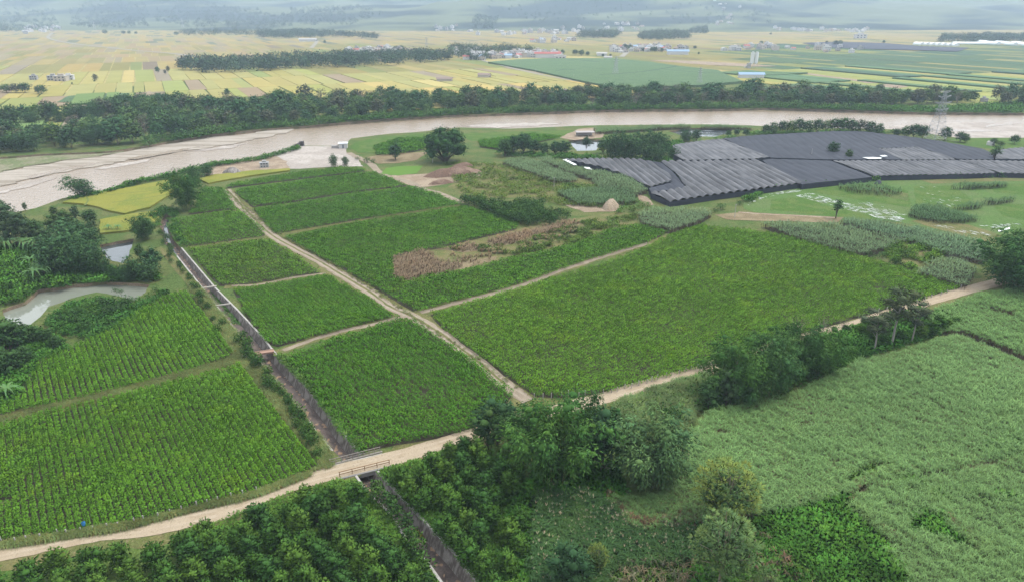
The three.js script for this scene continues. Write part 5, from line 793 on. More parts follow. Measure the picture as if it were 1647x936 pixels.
for (const [px, py, top] of [[1190, 330, 321], [1160, 338, 326], [1150, 342, 333], [965, 335, 329], [834, 262, 258], [1400, 415, 402], [1420, 416, 404], [1440, 425, 414], [1640, 388, 372], [885, 345, 337], [900, 390, 380], [912, 384, 375], [1570, 284, 279], [1320, 297, 292], [1205, 322, 310], [590, 262, 252], [600, 262, 255], [575, 258, 251], [1362, 605, 590], [1010, 660, 648], [1110, 632, 618], [1125, 640, 622]])
  tree(G.shrub, 'bush', 'green bush standing among the plots', 'bush', [px, py, top], 'bushes among the plots', 1.1);
for (const [px, py, top] of [[1385, 540, 520], [1400, 545, 522], [1420, 552, 533], [1448, 548, 530], [1480, 545, 520], [1495, 540, 512], [1510, 532, 505], [1525, 530, 512], [1537, 525, 508], [1355, 560, 542], [1372, 575, 556], [1340, 572, 552], [1350, 548, 536], [1390, 525, 508], [1405, 530, 512], [1460, 520, 500], [1475, 530, 510], [1360, 535, 521], [1490, 515, 498], [1430, 528, 512], [1342, 535, 524]])
  tree(G.citrus, 'orchard_tree', 'dark small tree in the patch around the tall pale trees', 'tree', [px, py, top], 'small trees around the tall pale trees', 1.1);

// the wooded far bank of the river
function spaced(r, n, min) { const [x0, z0, x1, z1] = bounds(r), out = []; let guard = n * 60; while (out.length < n && guard-- > 0) { const x = rr(x0, x1), z = rr(z0, z1); if (inside(r, x, z) && !out.some((q) => Math.hypot(q[0] - x, q[1] - z) < min)) out.push([x, z]); } return out; }
const BELT = [0, 248, 64, 245, 179, 240, 215, 235, 269, 225, 333, 214, 420, 205, 500, 199, 553, 194, 628, 188, 743, 182, 830, 179, 974, 174, 1127, 173, 1240, 171, 1355, 174, 1440, 172, 1500, 168, 1560, 168, 1584, 165, 1560, 161, 1483, 160, 1400, 159, 1355, 157, 1240, 155, 1200, 152, 1175, 158, 1127, 157, 974, 155, 930, 155, 905, 163, 830, 160, 743, 161, 628, 163, 553, 165, 500, 167, 420, 170, 333, 173, 269, 182, 200, 190, 190, 205, 130, 213, 90, 222, 30, 226, -60, 226, -60, 252];
const STRETCH = [[150, 'behind the mudflat'], [300, 'behind the pale sandbar'], [480, 'opposite the rice field bank'], [600, 'opposite the sand yard'], [760, 'opposite the big round tree'], [905, 'left of the pale-roofed hut'], [1000, 'right of the pale-roofed hut'], [1180, 'opposite the pale pond'], [1330, 'near the towering tree'], [1470, 'opposite the net trees'], [1800, 'behind the pylon']];
const along = (x, z) => { const [px] = toPx(x, z); return (STRETCH.find((q) => px < q[0]) ?? STRETCH[10])[1]; };
const farPts = spline(FAR_BANK.slice(0, -2), 160), depthAt = (x, z) => { const d = near(farPts, x, z); return d < 18 ? 'front' : d < 45 ? 'middle' : 'back'; };
const beltLabel = (what) => (x, z) => what + ', ' + depthAt(x, z) + ' of far bank wood, ' + along(x, z);
for (const [x, z] of spaced(ring(BELT), 430, 6.2)) {
  const q = rnd(), s = rr(0.6, 1.2) * 0.95, p = new THREE.Vector3(x, 0, z), n = fbm(x / 60, z / 60, 2);
  if (n > 0.6 ? q < 0.5 : q < 0.06) put(G.grey, 'greyish_tree', beltLabel('greyish half-bare tree')(x, z), 'tree', 'greyish trees on the far bank', p, rnd() * 6, s * 1.1, s, s * 1.1);
  else if (q < 0.32) put(pick(G.midBamboo), 'bamboo_clump', beltLabel('bamboo clump')(x, z), 'bamboo', 'bamboo on the far bank', p, rnd() * 6, s, s * 1.02, s);
  else put(pick(G.belt), 'belt_tree', beltLabel(pick(['dark leafy tree', 'dark leafy tree']))(x, z), 'tree', 'trees on the far bank', p, rnd() * 6, s * rr(0.9, 1.2), s, s * rr(0.9, 1.2));
}
{ // between them the wood is too dense to tell trees apart
  const r = ring(BELT), [x0, z0, x1, z1] = bounds(r), pts = [[], [], []]; let n = 0; for (let k = 0; k < 60000 && n < 300; k++) { const x = rr(x0, x1), z = rr(z0, z1); if (!inside(r, x, z)) continue; const s = rr(0.55, 0.85), b = rr(0.75, 1.2); pts[n++ % 3].push([x, 0, z, s * 1.15, s, [b, b, b]]); }
  const o = new THREE.Group(); o.name = 'bank_wood'; scene.add(o); tag(o, 'dense lower growth filling the wooded far bank between its trees', undefined, undefined, 'stuff'); pts.forEach((q, k) => copies(o, 'trees', G.belt[k].children[1].geometry, M.leaf, q));
}
for (const [x, z] of spaced(ring([0, 199, 60, 195, 120, 189, 170, 179, 215, 172, 260, 171, 300, 174, 260, 184, 190, 189, 120, 195, 60, 201, -60, 206, -60, 198]), 60, 8)) { const s = rr(0.8, 1.1); put(pick(rnd() < 0.4 ? G.midBamboo : G.belt), 'belt_tree', 'dark tree in the upper left strip of wood above the green field', 'tree', 'trees of the upper left strip', new THREE.Vector3(x, 0, z), rnd() * 6, s); }
for (const [x, z] of spaced(ring([1598, 170, 1647, 172, 1720, 174, 1720, 158, 1647, 157, 1604, 161]), 22, 8)) { const s = rr(0.75, 1.05); put(pick(G.belt), 'belt_tree', 'dark tree in the wood at the right edge of the far bank', 'tree', 'trees at the right edge of the far bank', new THREE.Vector3(x, 0, z), rnd() * 6, s); }
{
  const bankLine = spline([215, 239, 269, 229, 333, 218, 420, 209, 500, 203, 553, 198, 628, 192, 743, 186, 830, 183, 974, 178, 1127, 177, 1240, 175, 1355, 178, 1460, 181], 150);
  bankLine.forEach((p) => { if (rnd() < 0.85) { const s = rr(0.6, 1.2); put(pick(G.bankShrub), 'bank_shrub', 'bright bush at far bank foot, ' + along(p.x, p.z), 'bush', 'bushes on the far bank', p.clone().add(new THREE.Vector3(rr(-3, 3), 0, rr(-9, -3))), rnd() * 6, s); } });
}
for (const [px, py, top, w, k] of [[1216, 152, 123, 1.2, 2], [1215, 160, 134, 1, 1], [365, 156, 141, .9, 4], [255, 160, 149, 1.1, 1], [945, 150, 131, .9, 3], [612, 158, 136, 1, 0], [1415, 146, 134, 1.8, 0]])
  tree(G.belt, 'leafy_tree', 'tree that stands out above the wooded far bank', 'tree', [px, py, top], 'taller trees of the far bank', w, k);

// trees of the far plain
for (const [px, py, top, w] of [[153, 131, 118, .9], [151, 132, 128, 1], [253, 118, 106, .8], [265, 120, 111, .7], [270, 116, 105, .8], [115, 136, 132, 1], [10, 150, 134, 1.5], [25, 150, 133, 1.6], [40, 150, 132, 1.4], [-5, 149, 135, 1.5], [67, 152, 135, 1.3], [60, 151, 138, 1], [522, 70, 64, 1], [637, 82, 73, 1.5], [645, 82, 72, 1.4], [618, 80, 75, 1], [895, 88, 78, 1.2], [905, 88, 79, 1.2], [925, 89, 79, 1.3], [935, 90, 79, 1.4], [945, 90, 82, 1.3], [970, 92, 86, 1], [982, 92, 86, 1], [1005, 80, 70, 1.2], [1013, 82, 71, 1.1], [1035, 83, 76, 1.2], [1050, 84, 75, 1.5], [1053, 84, 74, 1.4], [1065, 84, 76, 1.1], [1118, 79, 73, 1.3], [1225, 72, 65, 1.2], [1124, 88, 83, 1], [1232, 72, 66, 1.2], [1345, 73, 64, 1.4], [1352, 73, 64, 1.3], [1330, 70, 65, 1.3], [1240, 56, 52, 1.5], [1422, 70, 64, 1.2], [168, 55, 47, 1.5], [198, 55, 49, 1.5], [207, 55, 49, 1.3], [218, 55, 50, 1.3], [283, 57, 50, 1.5]])
  tree(G.belt, 'far_tree', 'lone tree far out on the plain', 'tree', [px, py, top], 'lone trees on the far plain', w);
function wood(label, f, n, sMin, sMax, y = () => 0) {
  const r = ring(f), [x0, z0, x1, z1] = bounds(r), pts = []; let guard = n * 40;
  while (pts.length < n && guard-- > 0) { const x = rr(x0, x1), z = rr(z0, z1); if (!inside(r, x, z)) continue; const s = rr(sMin, sMax), b = rr(0.75, 1.25); pts.push([x, y(x, z), z, s * rr(0.9, 1.3), s, [b * rr(0.9, 1.15), b, b]]); }
  const o = copies(null, numbered('far_wood'), pick(G.farTree), M.leaf, pts); return tag(o, label, undefined, undefined, 'stuff');
}
wood('dark wood in a long band behind the golden rice fields', FOREST2, 520, 0.8, 1.35);
wood('trees behind the village and the big cane field', [722, 92, 740, 96, 756, 98, 765, 91, 850, 88, 860, 82, 800, 80, 780, 82, 760, 77, 724, 78], 150, 0.8, 1.2);
wood('trees along the front of the village', [756, 96, 770, 99, 790, 95, 780, 92], 24, 0.6, 0.9);
const hh = (x, z) => Math.max(0, scene.userData.hillHeight(x, z));
for (const [label, f, n] of [['far wood at the upper left', [-60, 50, 0, 54, 60, 50, 95, 45, 90, 38, 0, 36, -60, 34], 420], ['far wood left of the centre', [112, 46, 170, 48, 240, 46, 240, 38, 180, 36, 118, 38], 300], ['far wood band in the upper left centre', [250, 42, 300, 47, 420, 49, 470, 47, 470, 40, 360, 37, 260, 34], 520], ['far wood at the top left', [-60, 22, 60, 22, 130, 23, 250, 22, 250, 15, 100, 14, -60, 13], 420], ['far wood in the centre', [420, 62, 480, 63, 540, 60, 605, 64, 610, 60, 540, 55, 470, 52, 420, 54], 360], ['far wood below the hills', [470, 46, 570, 46, 620, 41, 560, 38, 470, 38], 300], ['square far wood right of the centre', [930, 62, 985, 62, 1000, 55, 935, 54], 160], ['long dark far wood right of the centre', [1030, 64, 1060, 66, 1107, 63, 1106, 55, 1060, 53, 1030, 58], 260], ['small far wood by the factory', [1110, 55, 1138, 55, 1136, 49, 1112, 50], 60], ['small far wood on the right', [760, 49, 800, 49, 800, 42, 762, 42], 90], ['thin far wood at the far right', [1505, 70, 1560, 70, 1700, 68, 1700, 61, 1580, 60, 1520, 62], 300], ['scattered far trees left of the village', [275, 58, 330, 58, 430, 58, 430, 52, 300, 52], 90], ['far wood before the hills', [780, 40, 860, 46, 960, 46, 1040, 42, 1100, 46, 1240, 46, 1240, 38, 1050, 34, 900, 30, 780, 30], 460], ['far wood on the lower slopes', [600, 34, 780, 36, 900, 32, 900, 24, 700, 20, 560, 24], 460]])
  wood(label, f, n, 0.9, 1.5, hh);

// ------------------------------------------------------------ canal, bridges
const W1 = C(1, 1, 1);
function stripBetween(a, ya, b, yb, u = 1) {               // quads between two lines of points, uv in metres, seen from above or outside
  const B = new Build(); let run = 0;
  for (let i = 0; i + 1 < a.length; i++) { const L = Math.hypot(a[i + 1][0] - a[i][0], a[i + 1][1] - a[i][1]); const D = Math.hypot(b[i][0] - a[i][0], b[i][1] - a[i][1], yb - ya); const A = [a[i][0], ya, a[i][1]], A2 = [a[i + 1][0], ya, a[i + 1][1]], Q2 = [b[i + 1][0], yb, b[i + 1][1]], Q = [b[i][0], yb, b[i][1]], o = B.k, n = new THREE.Vector3(A2[0] - A[0], 0, A2[2] - A[2]).cross(new THREE.Vector3(Q[0] - A[0], yb - ya, Q[2] - A[2])).normalize(); if (n.y < 0 || (Math.abs(n.y) < 0.02 && u < 0)) n.negate(); B.v(...A, n.x, n.y, n.z, W1, run, 0); B.v(...A2, n.x, n.y, n.z, W1, run + L, 0); B.v(...Q2, n.x, n.y, n.z, W1, run + L, D); B.v(...Q, n.x, n.y, n.z, W1, run, D); B.i.push(o, o + 1, o + 2, o, o + 2, o + 3); run += L; }
  return B.geo();
}
function lineOf(r, from, to, n, off = 0) {                // evenly spaced points of a rim, moved sideways by off metres
  const c = new THREE.CatmullRomCurve3(r.slice(from, to).map(([x, z]) => new THREE.Vector3(x, 0, z)), false, 'centripetal'), p = c.getSpacedPoints(n);
  return p.map((q, i) => { const a = p[Math.max(0, i - 1)], b = p[Math.min(n, i + 1)], L = Math.hypot(b.x - a.x, b.z - a.z); return [q.x - (b.z - a.z) / L * off, q.z + (b.x - a.x) / L * off]; });
}
{
  const canal = thing('canal', 'long stone-walled irrigation canal running under the road bridge', 'canal'); canal.userData.kind = 'structure';
  const DEPTH = 1.9, n = 70, L0 = cl, R0 = cr, from = 3;
  const Lr = [], Rr = [];
  // rim lines follow the outline of the opening exactly
  for (let i = from; i + 1 < L0.length; i++) for (let k = 0; k < 6; k++) Lr.push([L0[i][0] + (L0[i + 1][0] - L0[i][0]) * k / 6, L0[i][1] + (L0[i + 1][1] - L0[i][1]) * k / 6]);
  for (let i = from; i + 1 < R0.length; i++) for (let k = 0; k < 6; k++) Rr.push([R0[i][0] + (R0[i + 1][0] - R0[i][0]) * k / 6, R0[i][1] + (R0[i + 1][1] - R0[i][1]) * k / 6]);
  const shift = (line, off) => line.map((q, i) => { const a = line[Math.max(0, i - 1)], b = line[Math.min(line.length - 1, i + 1)], L = Math.hypot(b[0] - a[0], b[1] - a[1]); return [q[0] - (b[1] - a[1]) / L * off, q[1] + (b[0] - a[0]) / L * off]; });
  const side = Math.sign((() => { const a = Lr[10], b = Lr[11], c = Rr[10]; return -(b[1] - a[1]) * (c[0] - a[0]) + (b[0] - a[0]) * (c[1] - a[1]); })());   // +1: the canal lies on the +off side of the left rim
  const Lf = shift(Lr, side * 0.35), Rf = shift(Rr, -side * 0.75), Lo = shift(Lr, -side * 0.4), Ro = shift(Rr, -side * -0.4);
  const K = Math.min(Lf.length, Rf.length);
  part(canal, 'floor', (() => { const B = new Build(); const m = 70, pl = (line, t) => { const q = t * (line.length - 1), i = Math.min(line.length - 2, Math.floor(q)), f = q - i; return [line[i][0] + (line[i + 1][0] - line[i][0]) * f, line[i][1] + (line[i + 1][1] - line[i][1]) * f]; }; for (let k = 0; k <= m; k++) { const a = pl(Lf, k / m), b = pl(Rf, k / m); for (let j = 0; j <= 6; j++) { const x = a[0] + (b[0] - a[0]) * j / 6, z = a[1] + (b[1] - a[1]) * j / 6; B.v(x, -DEPTH + (j > 0 && j < 6 ? 0.35 * fbm(x * 0.5, z * 0.5) : -0.1), z, 0, 1, 0, W1, x, z); } } for (let k = 0; k < m; k++) for (let j = 0; j < 6; j++) { const o = k * 7 + j; B.i.push(o, o + 1, o + 8, o, o + 8, o + 7); } const g = B.geo(); return g; })(), M.mud);
  part(canal, 'left_wall', stripBetween(Lr, -0.02, Lf, -DEPTH - 0.2, -1), M.stone); part(canal, 'right_wall', stripBetween(Rr, -0.02, Rf, -DEPTH - 0.2, -1), M.stone);
  part(canal, 'left_coping', [[0, 43], [48, 999]].map(([a, b]) => stripBetween(Lr.slice(a, b), 0.12, Lo.slice(a, b), 0.12)).reduce((p, q) => mergeTwo(p, q)), M.concrete); part(canal, 'right_coping', [[0, 49], [54, 999]].map(([a, b]) => stripBetween(Rr.slice(a, b), 0.12, Ro.slice(a, b), 0.12)).reduce((p, q) => mergeTwo(p, q)), M.concrete);
  // natural stream above the masonry
  const s = land('stream_bed', [...cl.slice(0, 5), ...cr.slice(0, 5).reverse()], -1.6, M.mud); s.userData.label = 'narrow stream bed at the head of the canal';
  land('stream_water', ring([268, 347, 273, 348, 267, 362, 274, 390, 286, 408, 280, 403, 264, 376, 261, 360]), -1.5, M.pond);
  { const B = new Build(); for (const line of [cl.slice(0, 4), cr.slice(0, 4)]) for (let i = 0; i + 1 < line.length; i++) B.quad([line[i][0], -1.7, line[i][1]], [line[i + 1][0], -1.7, line[i + 1][1]], [line[i + 1][0], 0, line[i + 1][1]], [line[i][0], 0, line[i][1]], W1); B.quad([cl[0][0], -1.7, cl[0][1]], [cr[0][0], -1.7, cr[0][1]], [cr[0][0], 0, cr[0][1]], [cl[0][0], 0, cl[0][1]], W1); const o = new THREE.Mesh(B.geo(), M.bank); o.name = 'stream_bank'; o.userData.kind = 'structure'; scene.add(o); }
  land('canal_water', ring([383, 524, 398, 524, 418, 556, 402, 548], -2.0), -1.98, M.pond); land('canal_water', ring([334, 462, 342, 466, 362, 492, 352, 490], -2.0), -1.97, M.pond);
  wild('green weeds growing on the canal floor', [352, 490, 370, 494, 392, 520, 380, 520], G.weed, 260, { name: 'canal_weeds', size: 0.7 }).position.y = -2.1;
}
{ // the wild() helper keeps out of the canal, so the weeds on its floor are set here
  const r = ring([336, 470, 352, 476, 390, 525, 376, 524], -2), [x0, z0, x1, z1] = bounds(r), pts = []; for (let k = 0; k < 4000 && pts.length < 300; k++) { const x = rr(x0, x1), z = rr(z0, z1); if (inside(r, x, z)) pts.push([x, -2.1, z, rr(0.5, 0.9), rr(0.4, 0.9), C(0.9, 1, 1)]); }
  tag(copies(null, numbered('canal_weeds'), G.weed, M.leaf, pts), 'green weeds growing on the canal floor above the small bridge', undefined, undefined, 'stuff');
  const r2 = ring([650, 832, 668, 838, 690, 868, 720, 910, 700, 896, 672, 862], -2), b2 = bounds(r2), p2 = []; for (let k = 0; k < 4000 && p2.length < 170; k++) { const x = rr(b2[0], b2[2]), z = rr(b2[1], b2[3]); if (inside(r2, x, z) && fbm(x / 2, z / 2, 2) > 0.5) p2.push([x, -2.1, z, rr(0.4, 0.8), rr(0.3, 0.6), rnd() < 0.6 ? C(2.4, 0.6, 0.9) : C(1, 0.9, 0.8)]); }
  tag(copies(null, numbered('canal_weeds'), G.weed, M.leaf, p2), 'reddish and green weeds on the canal floor below the bridge', undefined, undefined, 'stuff');
}
// road bridge: a slab with abutments and two railings
{
  const A = gp(528, 750), B2 = gp(614, 729), Cc = gp(632, 748), D = gp(540, 771), r = [[A.x, A.z], [B2.x, B2.z], [Cc.x, Cc.z], [D.x, D.z]];
  const br = thing('road_bridge', 'short concrete road bridge over the canal', 'bridge'); br.userData.kind = 'structure';
  part(br, 'deck', mergeTwo(slabGeo(r, -0.55, 0.05), flatGeo(r, -0.55)), M.concrete);
  const rail = (name, label, a, b, h, nP, col, beams, m, curb) => {
    const t = thing(name, label, 'railing', a), d = b.clone().sub(a), L = d.length(); t.rotation.y = Math.atan2(-d.z, d.x);
    for (let k = 0; k <= nP; k++) { const P = new Build(), x = L * k / nP; P.box(x - 0.05, 0, -0.05, x + 0.05, h, 0.05, vary(col, 0.12)); part(t, 'post', P.geo(), m); }
    beams.forEach((y) => { const P = new Build(); P.box(-0.1, y - 0.045, -0.05, L + 0.1, y + 0.045, 0.045, vary(col, 0.1)); part(t, 'rail', P.geo(), m); });
    if (curb) { const P = new Build(); P.box(-0.5, -0.1, -0.2, L + 0.4, 0.16, 0.2, vary(col, 0.05)); part(t, 'curb', P.geo(), m); }
    return t;
  };
  rail('bridge_railing', 'pale concrete railing on the upstream side of the road bridge', gp(531, 748), gp(611, 727.5), 1.15, 9, C(0.26, 0.235, 0.2), [1.09, 0.6], M.plain, true);
  rail('bridge_railing', 'rusty brown low railing on the downstream side of the road bridge', gp(546, 767), gp(626, 747), 1.0, 4, C(0.27, 0.16, 0.09), [0.94, 0.5], M.plain, false);
  const a = gp(545, 770), b = gp(628, 750), P = new Build(), d = b.clone().sub(a), L = d.length(), t = thing('bridge_beam', 'grey edge beam below the rusty railing', 'beam', a); t.rotation.y = Math.atan2(-d.z, d.x);
  P.box(-0.2, -0.62, -0.05, L + 0.2, 0.14, 0.32, C(0.2, 0.19, 0.18)); part(t, 'beam', P.geo(), M.plain);
}
function plank(name, label, f, w, h, col, cat) { const a = gp(f[0], f[1]), b = gp(f[2], f[3]), d = b.clone().sub(a), L = d.length(), P = new Build(); P.box(-0.3, 0, -w / 2, L + 0.3, h, w / 2, col); const t = thing(name, label, cat, a.clone().setY(0.13)); t.rotation.y = Math.atan2(-d.z, d.x); part(t, 'slab', P.geo(), M.plain); return [t, L]; }
{
  const [t, L] = plank('foot_bridge', 'small reddish slab bridge crossing the canal at the path', [412, 570, 438, 566], 1.5, 0.22, C(0.3, 0.19, 0.14), 'bridge');
  const P = new Build(); P.box(-0.3, 0.22, -0.75, L + 0.3, 0.34, -0.62, C(0.34, 0.24, 0.18)); part(t, 'edge', P.geo(), M.plain); const Q = new Build(); Q.box(-0.3, 0.22, 0.62, L + 0.3, 0.34, 0.75, C(0.26, 0.16, 0.12)); part(t, 'edge', Q.geo(), M.plain);
  plank('canal_beam', 'thin pale beam across the canal, the upper one', [325, 465, 346, 462], 0.4, 0.3, C(0.42, 0.38, 0.32), 'beam');
  plank('canal_beam', 'thin pale beam across the canal above the weeds', [347, 493, 369, 490], 0.35, 0.28, C(0.4, 0.37, 0.32), 'beam');
}

// ------------------------------------------------------------ black shade nets: each a roof of bays
function shadeNet(label, f, dirPx, pitch, amp, m, h = 1.9) {
  const r = curveRing(ring(f, h), 3, 0.2), a = gp(dirPx[0], dirPx[1], h), b = gp(dirPx[2], dirPx[3], h), L = Math.hypot(b.x - a.x, b.z - a.z), d = [(b.x - a.x) / L, (b.z - a.z) / L], e = [-d[1], d[0]];
  const q = r.map(([x, z]) => [x * d[0] + z * d[1], x * e[0] + z * e[1]]), t = thing('shade_net', label, 'shade net');
  let v0 = 1e9, v1 = -1e9; for (const [, v] of q) { v0 = Math.min(v0, v); v1 = Math.max(v1, v); }
  const span = (v) => { const us = []; for (let i = 0; i < q.length; i++) { const A = q[i], B = q[(i + 1) % q.length]; if ((A[1] > v) !== (B[1] > v)) us.push(A[0] + (B[0] - A[0]) * (v - A[1]) / (B[1] - A[1])); } us.sort((x, y) => x - y); return us.length > 1 ? [us[0], us[us.length - 1]] : null; };
  const N = 8, bays = Math.max(1, Math.round((v1 - v0) / pitch)), pv = (v1 - v0) / bays;
  for (let k = 0; k < bays; k++) {
    const B = new Build(), lines = [];
    for (let j = 0; j <= N; j++) { const v = v0 + pv * (k + j / N), s = span(Math.min(v1 - 0.02, Math.max(v0 + 0.02, v))); lines.push(s && [v, ...s]); }
    for (let j = 0; j < N; j++) {
      const A = lines[j], D = lines[j + 1]; if (!A || !D) continue;
      const nu = Math.max(1, Math.min(24, Math.round((A[2] - A[1]) / 4)));
      for (let i = 0; i < nu; i++) {
        const P = (ln, jj, ii) => { const u = ln[1] + (ln[2] - ln[1]) * ii / nu, x = u * d[0] + ln[0] * e[0], z = u * d[1] + ln[0] * e[1], w = jj / N; return [x, h + amp * (1 - Math.pow(Math.abs(2 * w - 1), 1.7)) + (fbm(x / 7, z / 7, 2) - 0.5) * (0.35 + amp * 0.25), z, u, ln[0]]; };
        const c = [P(A, j, i), P(A, j, i + 1), P(D, j + 1, i + 1), P(D, j + 1, i)], o = B.k; c.forEach((s) => B.v(s[0], s[1], s[2], 0, 1, 0, W1, s[3], s[4])); B.i.push(o, o + 1, o + 2, o, o + 2, o + 3);
      }
    }
    if (!B.k) continue;
    const g = B.geo(); smooth(g); part(t, 'bay', g, m);
  }
  part(t, 'side', wallGeo(r, 0.02, h + amp * 0.25), M.net); return t;
}
function smooth(g) { // normals shared between touching faces
  const p = g.attributes.position.array, ix = g.index.array, acc = new Map(), key = (i) => Math.round(p[i * 3] * 50) + ',' + Math.round(p[i * 3 + 2] * 50), n = g.attributes.normal.array;
  for (let i = 0; i < ix.length; i += 3) { const [a, b, c] = [ix[i], ix[i + 1], ix[i + 2]], A = new THREE.Vector3().fromArray(p, a * 3), N = new THREE.Vector3().fromArray(p, b * 3).sub(A).cross(new THREE.Vector3().fromArray(p, c * 3).sub(A)); if (N.y < 0) { N.negate(); ix[i + 1] = c; ix[i + 2] = b; } for (const v of [a, b, c]) { const k = key(v); acc.set(k, (acc.get(k) ?? new THREE.Vector3()).add(N)); } }
  for (let i = 0; i < p.length / 3; i++) { const N = acc.get(key(i)); if (N) N.clone().normalize().toArray(n, i * 3); }
}
const RDIR = [1092, 265, 1164, 311];
shadeNet('ridged black net of narrow bays, leftmost, beside the cane strip', [907, 257, 948, 256, 1030, 257, 1054, 264, 1074, 279, 1082, 292, 1046, 302, 1000, 280, 960, 268], RDIR, 3.0, 0.75, M.netPale);
shadeNet('dark flat net between the two ridged ones on the left', [1030, 258, 1064, 262, 1078, 272, 1092, 288, 1104, 303, 1048, 310, 1044, 303, 1084, 294, 1076, 279, 1056, 265], RDIR, 4, 0.15, M.net, 2.0);
shadeNet('broad grey net of many rounded bays in the middle', [1063, 261, 1140, 259, 1214, 257, 1235, 266, 1290, 296, 1227, 305, 1150, 315, 1078, 326, 1047, 312, 1105, 303, 1093, 288, 1078, 272], RDIR, 3.8, 1.0, M.netPale);
shadeNet('pale smooth net beside the bamboo grove', [1082, 234, 1120, 228, 1161, 224, 1199, 238, 1239, 253, 1215, 256, 1100, 258, 1084, 249], [1128, 226, 1184, 257], 3.6, 0.35, M.netPale, 2.6);
shadeNet('huge dark net stretching to the pylon at the back', [1163, 223, 1227, 217, 1350, 211, 1394, 212, 1500, 225, 1580, 239, 1600, 249, 1600, 257, 1541, 256, 1476, 237, 1410, 239, 1452, 257, 1340, 257, 1240, 254, 1200, 238], [1300, 214, 1370, 255], 4.5, 0.18, M.net, 2.4);
shadeNet('ridged grey net in the middle of the dark ones', [1413, 240, 1476, 237.5, 1540, 257, 1454, 258], [1432, 240, 1473, 257], 2.6, 0.45, M.netPale, 2.2);
shadeNet('long ridged net along the light green plots', [1340, 259, 1454, 259, 1540, 258, 1606, 279, 1560, 281, 1406, 284, 1370, 270], [1371, 259, 1422, 284], 2.8, 0.5, M.netPale, 2.0);
shadeNet('dark flat net with white scraps between two ridged ones', [1227, 258, 1240, 256, 1338, 259, 1368, 271, 1404, 285, 1291, 297, 1237, 266], [1270, 262, 1330, 288], 4.5, 0.15, M.net, 2.2);
shadeNet('ridged net at the right edge of the picture', [1542, 258, 1600, 259, 1720, 262, 1740, 283, 1608, 279], [1575, 259, 1630, 281], 2.8, 0.5, M.netPale, 2.0);
shadeNet('pale net corner beside the river meadow on the right', [1602, 242, 1647, 237, 1750, 240, 1750, 259, 1602, 256], [1615, 241, 1650, 258], 3.6, 0.4, M.netPale, 2.4);
function sheetThing(name, label, cat, f, y, m, group) { const r = curveRing(ring(f, y), 1.5, 0.2), g = slabGeo(r, y - 0.03, y + 0.05), o = new THREE.Mesh(g, m); o.name = numbered(name); scene.add(o); return tag(o, label, cat, group); }
sheetThing('plastic_sheet', 'white and blue plastic sheet lying among the black nets', 'plastic sheet', [1388, 253.5, 1405, 253, 1420, 254, 1418, 255.5, 1398, 255.8], 2.9, M.whitePlastic);
sheetThing('plastic_sheet', 'crumpled white plastic at the edge of the ridged net', 'plastic sheet', [1416, 250.5, 1424, 249.8, 1429, 251.5, 1420, 252], 3.6, M.whitePlastic);
sheetThing('plastic_sheet', 'white plastic strip at the left corner of the nets', 'plastic sheet', [905, 257, 911, 256.5, 928, 265, 924, 266], 2.6, M.whitePlastic);
sheetThing('plastic_sheet', 'white plastic strip on the river side of the cane strip', 'plastic sheet', [939, 269, 948, 269.5, 953, 273, 944, 272], 2.6, M.whitePlastic);
sheetThing('plastic_sheet', 'short white plastic strip at the far right of the light plots', 'plastic sheet', [1606, 371, 1625, 366, 1626, 368, 1608, 373], 0.12, M.whitePlastic);
{ // scraps of white sheeting in bands, past counting
  const B = new Build(), a0 = gp(1281, 316), b0 = gp(1452, 355), T0 = Math.atan2(b0.z - a0.z, b0.x - a0.x), flake = (x, z, y, s) => { const t = T0 + rr(-0.15, 0.15), c = Math.cos(t) * s * 2.2, d = Math.sin(t) * s * 2.2, e = rr(0.05, 0.13); B.quad([x - c, y, z - d], [x + d * e, y + rr(0, 0.1), z - c * e], [x + c, y + 0.03, z + d], [x - d * e, y + rr(0, 0.1), z + c * e], C(0.8, 0.82, 0.8)); };
  const band = (f, n, s0, s1) => { const r = ring(f), [x0, z0, x1, z1] = bounds(r); let g = n * 40; while (n > 0 && g-- > 0) { const x = rr(x0, x1), z = rr(z0, z1); if (inside(r, x, z) && fbm(x / 2.5, z / 2.5, 2) > 0.44) { flake(x, z, 0.14, rr(s0, s1)); n--; } } };
  band([1281, 316, 1304, 311, 1350, 324, 1400, 336, 1456, 352, 1452, 358, 1410, 351, 1350, 334], 560, 0.15, 0.5); band([1383, 328, 1396, 326, 1440, 339, 1460, 345, 1452, 349, 1410, 340], 110, 0.2, 0.45);
  band([1203, 335, 1206, 322, 1226, 316, 1258, 309, 1290, 306, 1290, 309, 1260, 312, 1230, 319, 1212, 326, 1207, 336], 150, 0.15, 0.4); band([1578, 364, 1642, 360, 1644, 364, 1590, 368], 70, 0.2, 0.5); band([1230, 257, 1404, 259, 1404, 284, 1291, 295], 0, 0.3, 0.5); band([1480, 356, 1600, 378, 1610, 382, 1520, 372], 60, 0.2, 0.5); band([1480, 300, 1530, 302, 1560, 335, 1480, 330], 50, 0.2, 0.4);
  const o = new THREE.Mesh(B.geo(), M.whitePlastic); o.name = 'plastic_scraps'; scene.add(o); tag(o, 'bands of white plastic scraps strewn over the light green plots', undefined, undefined, 'stuff');
}

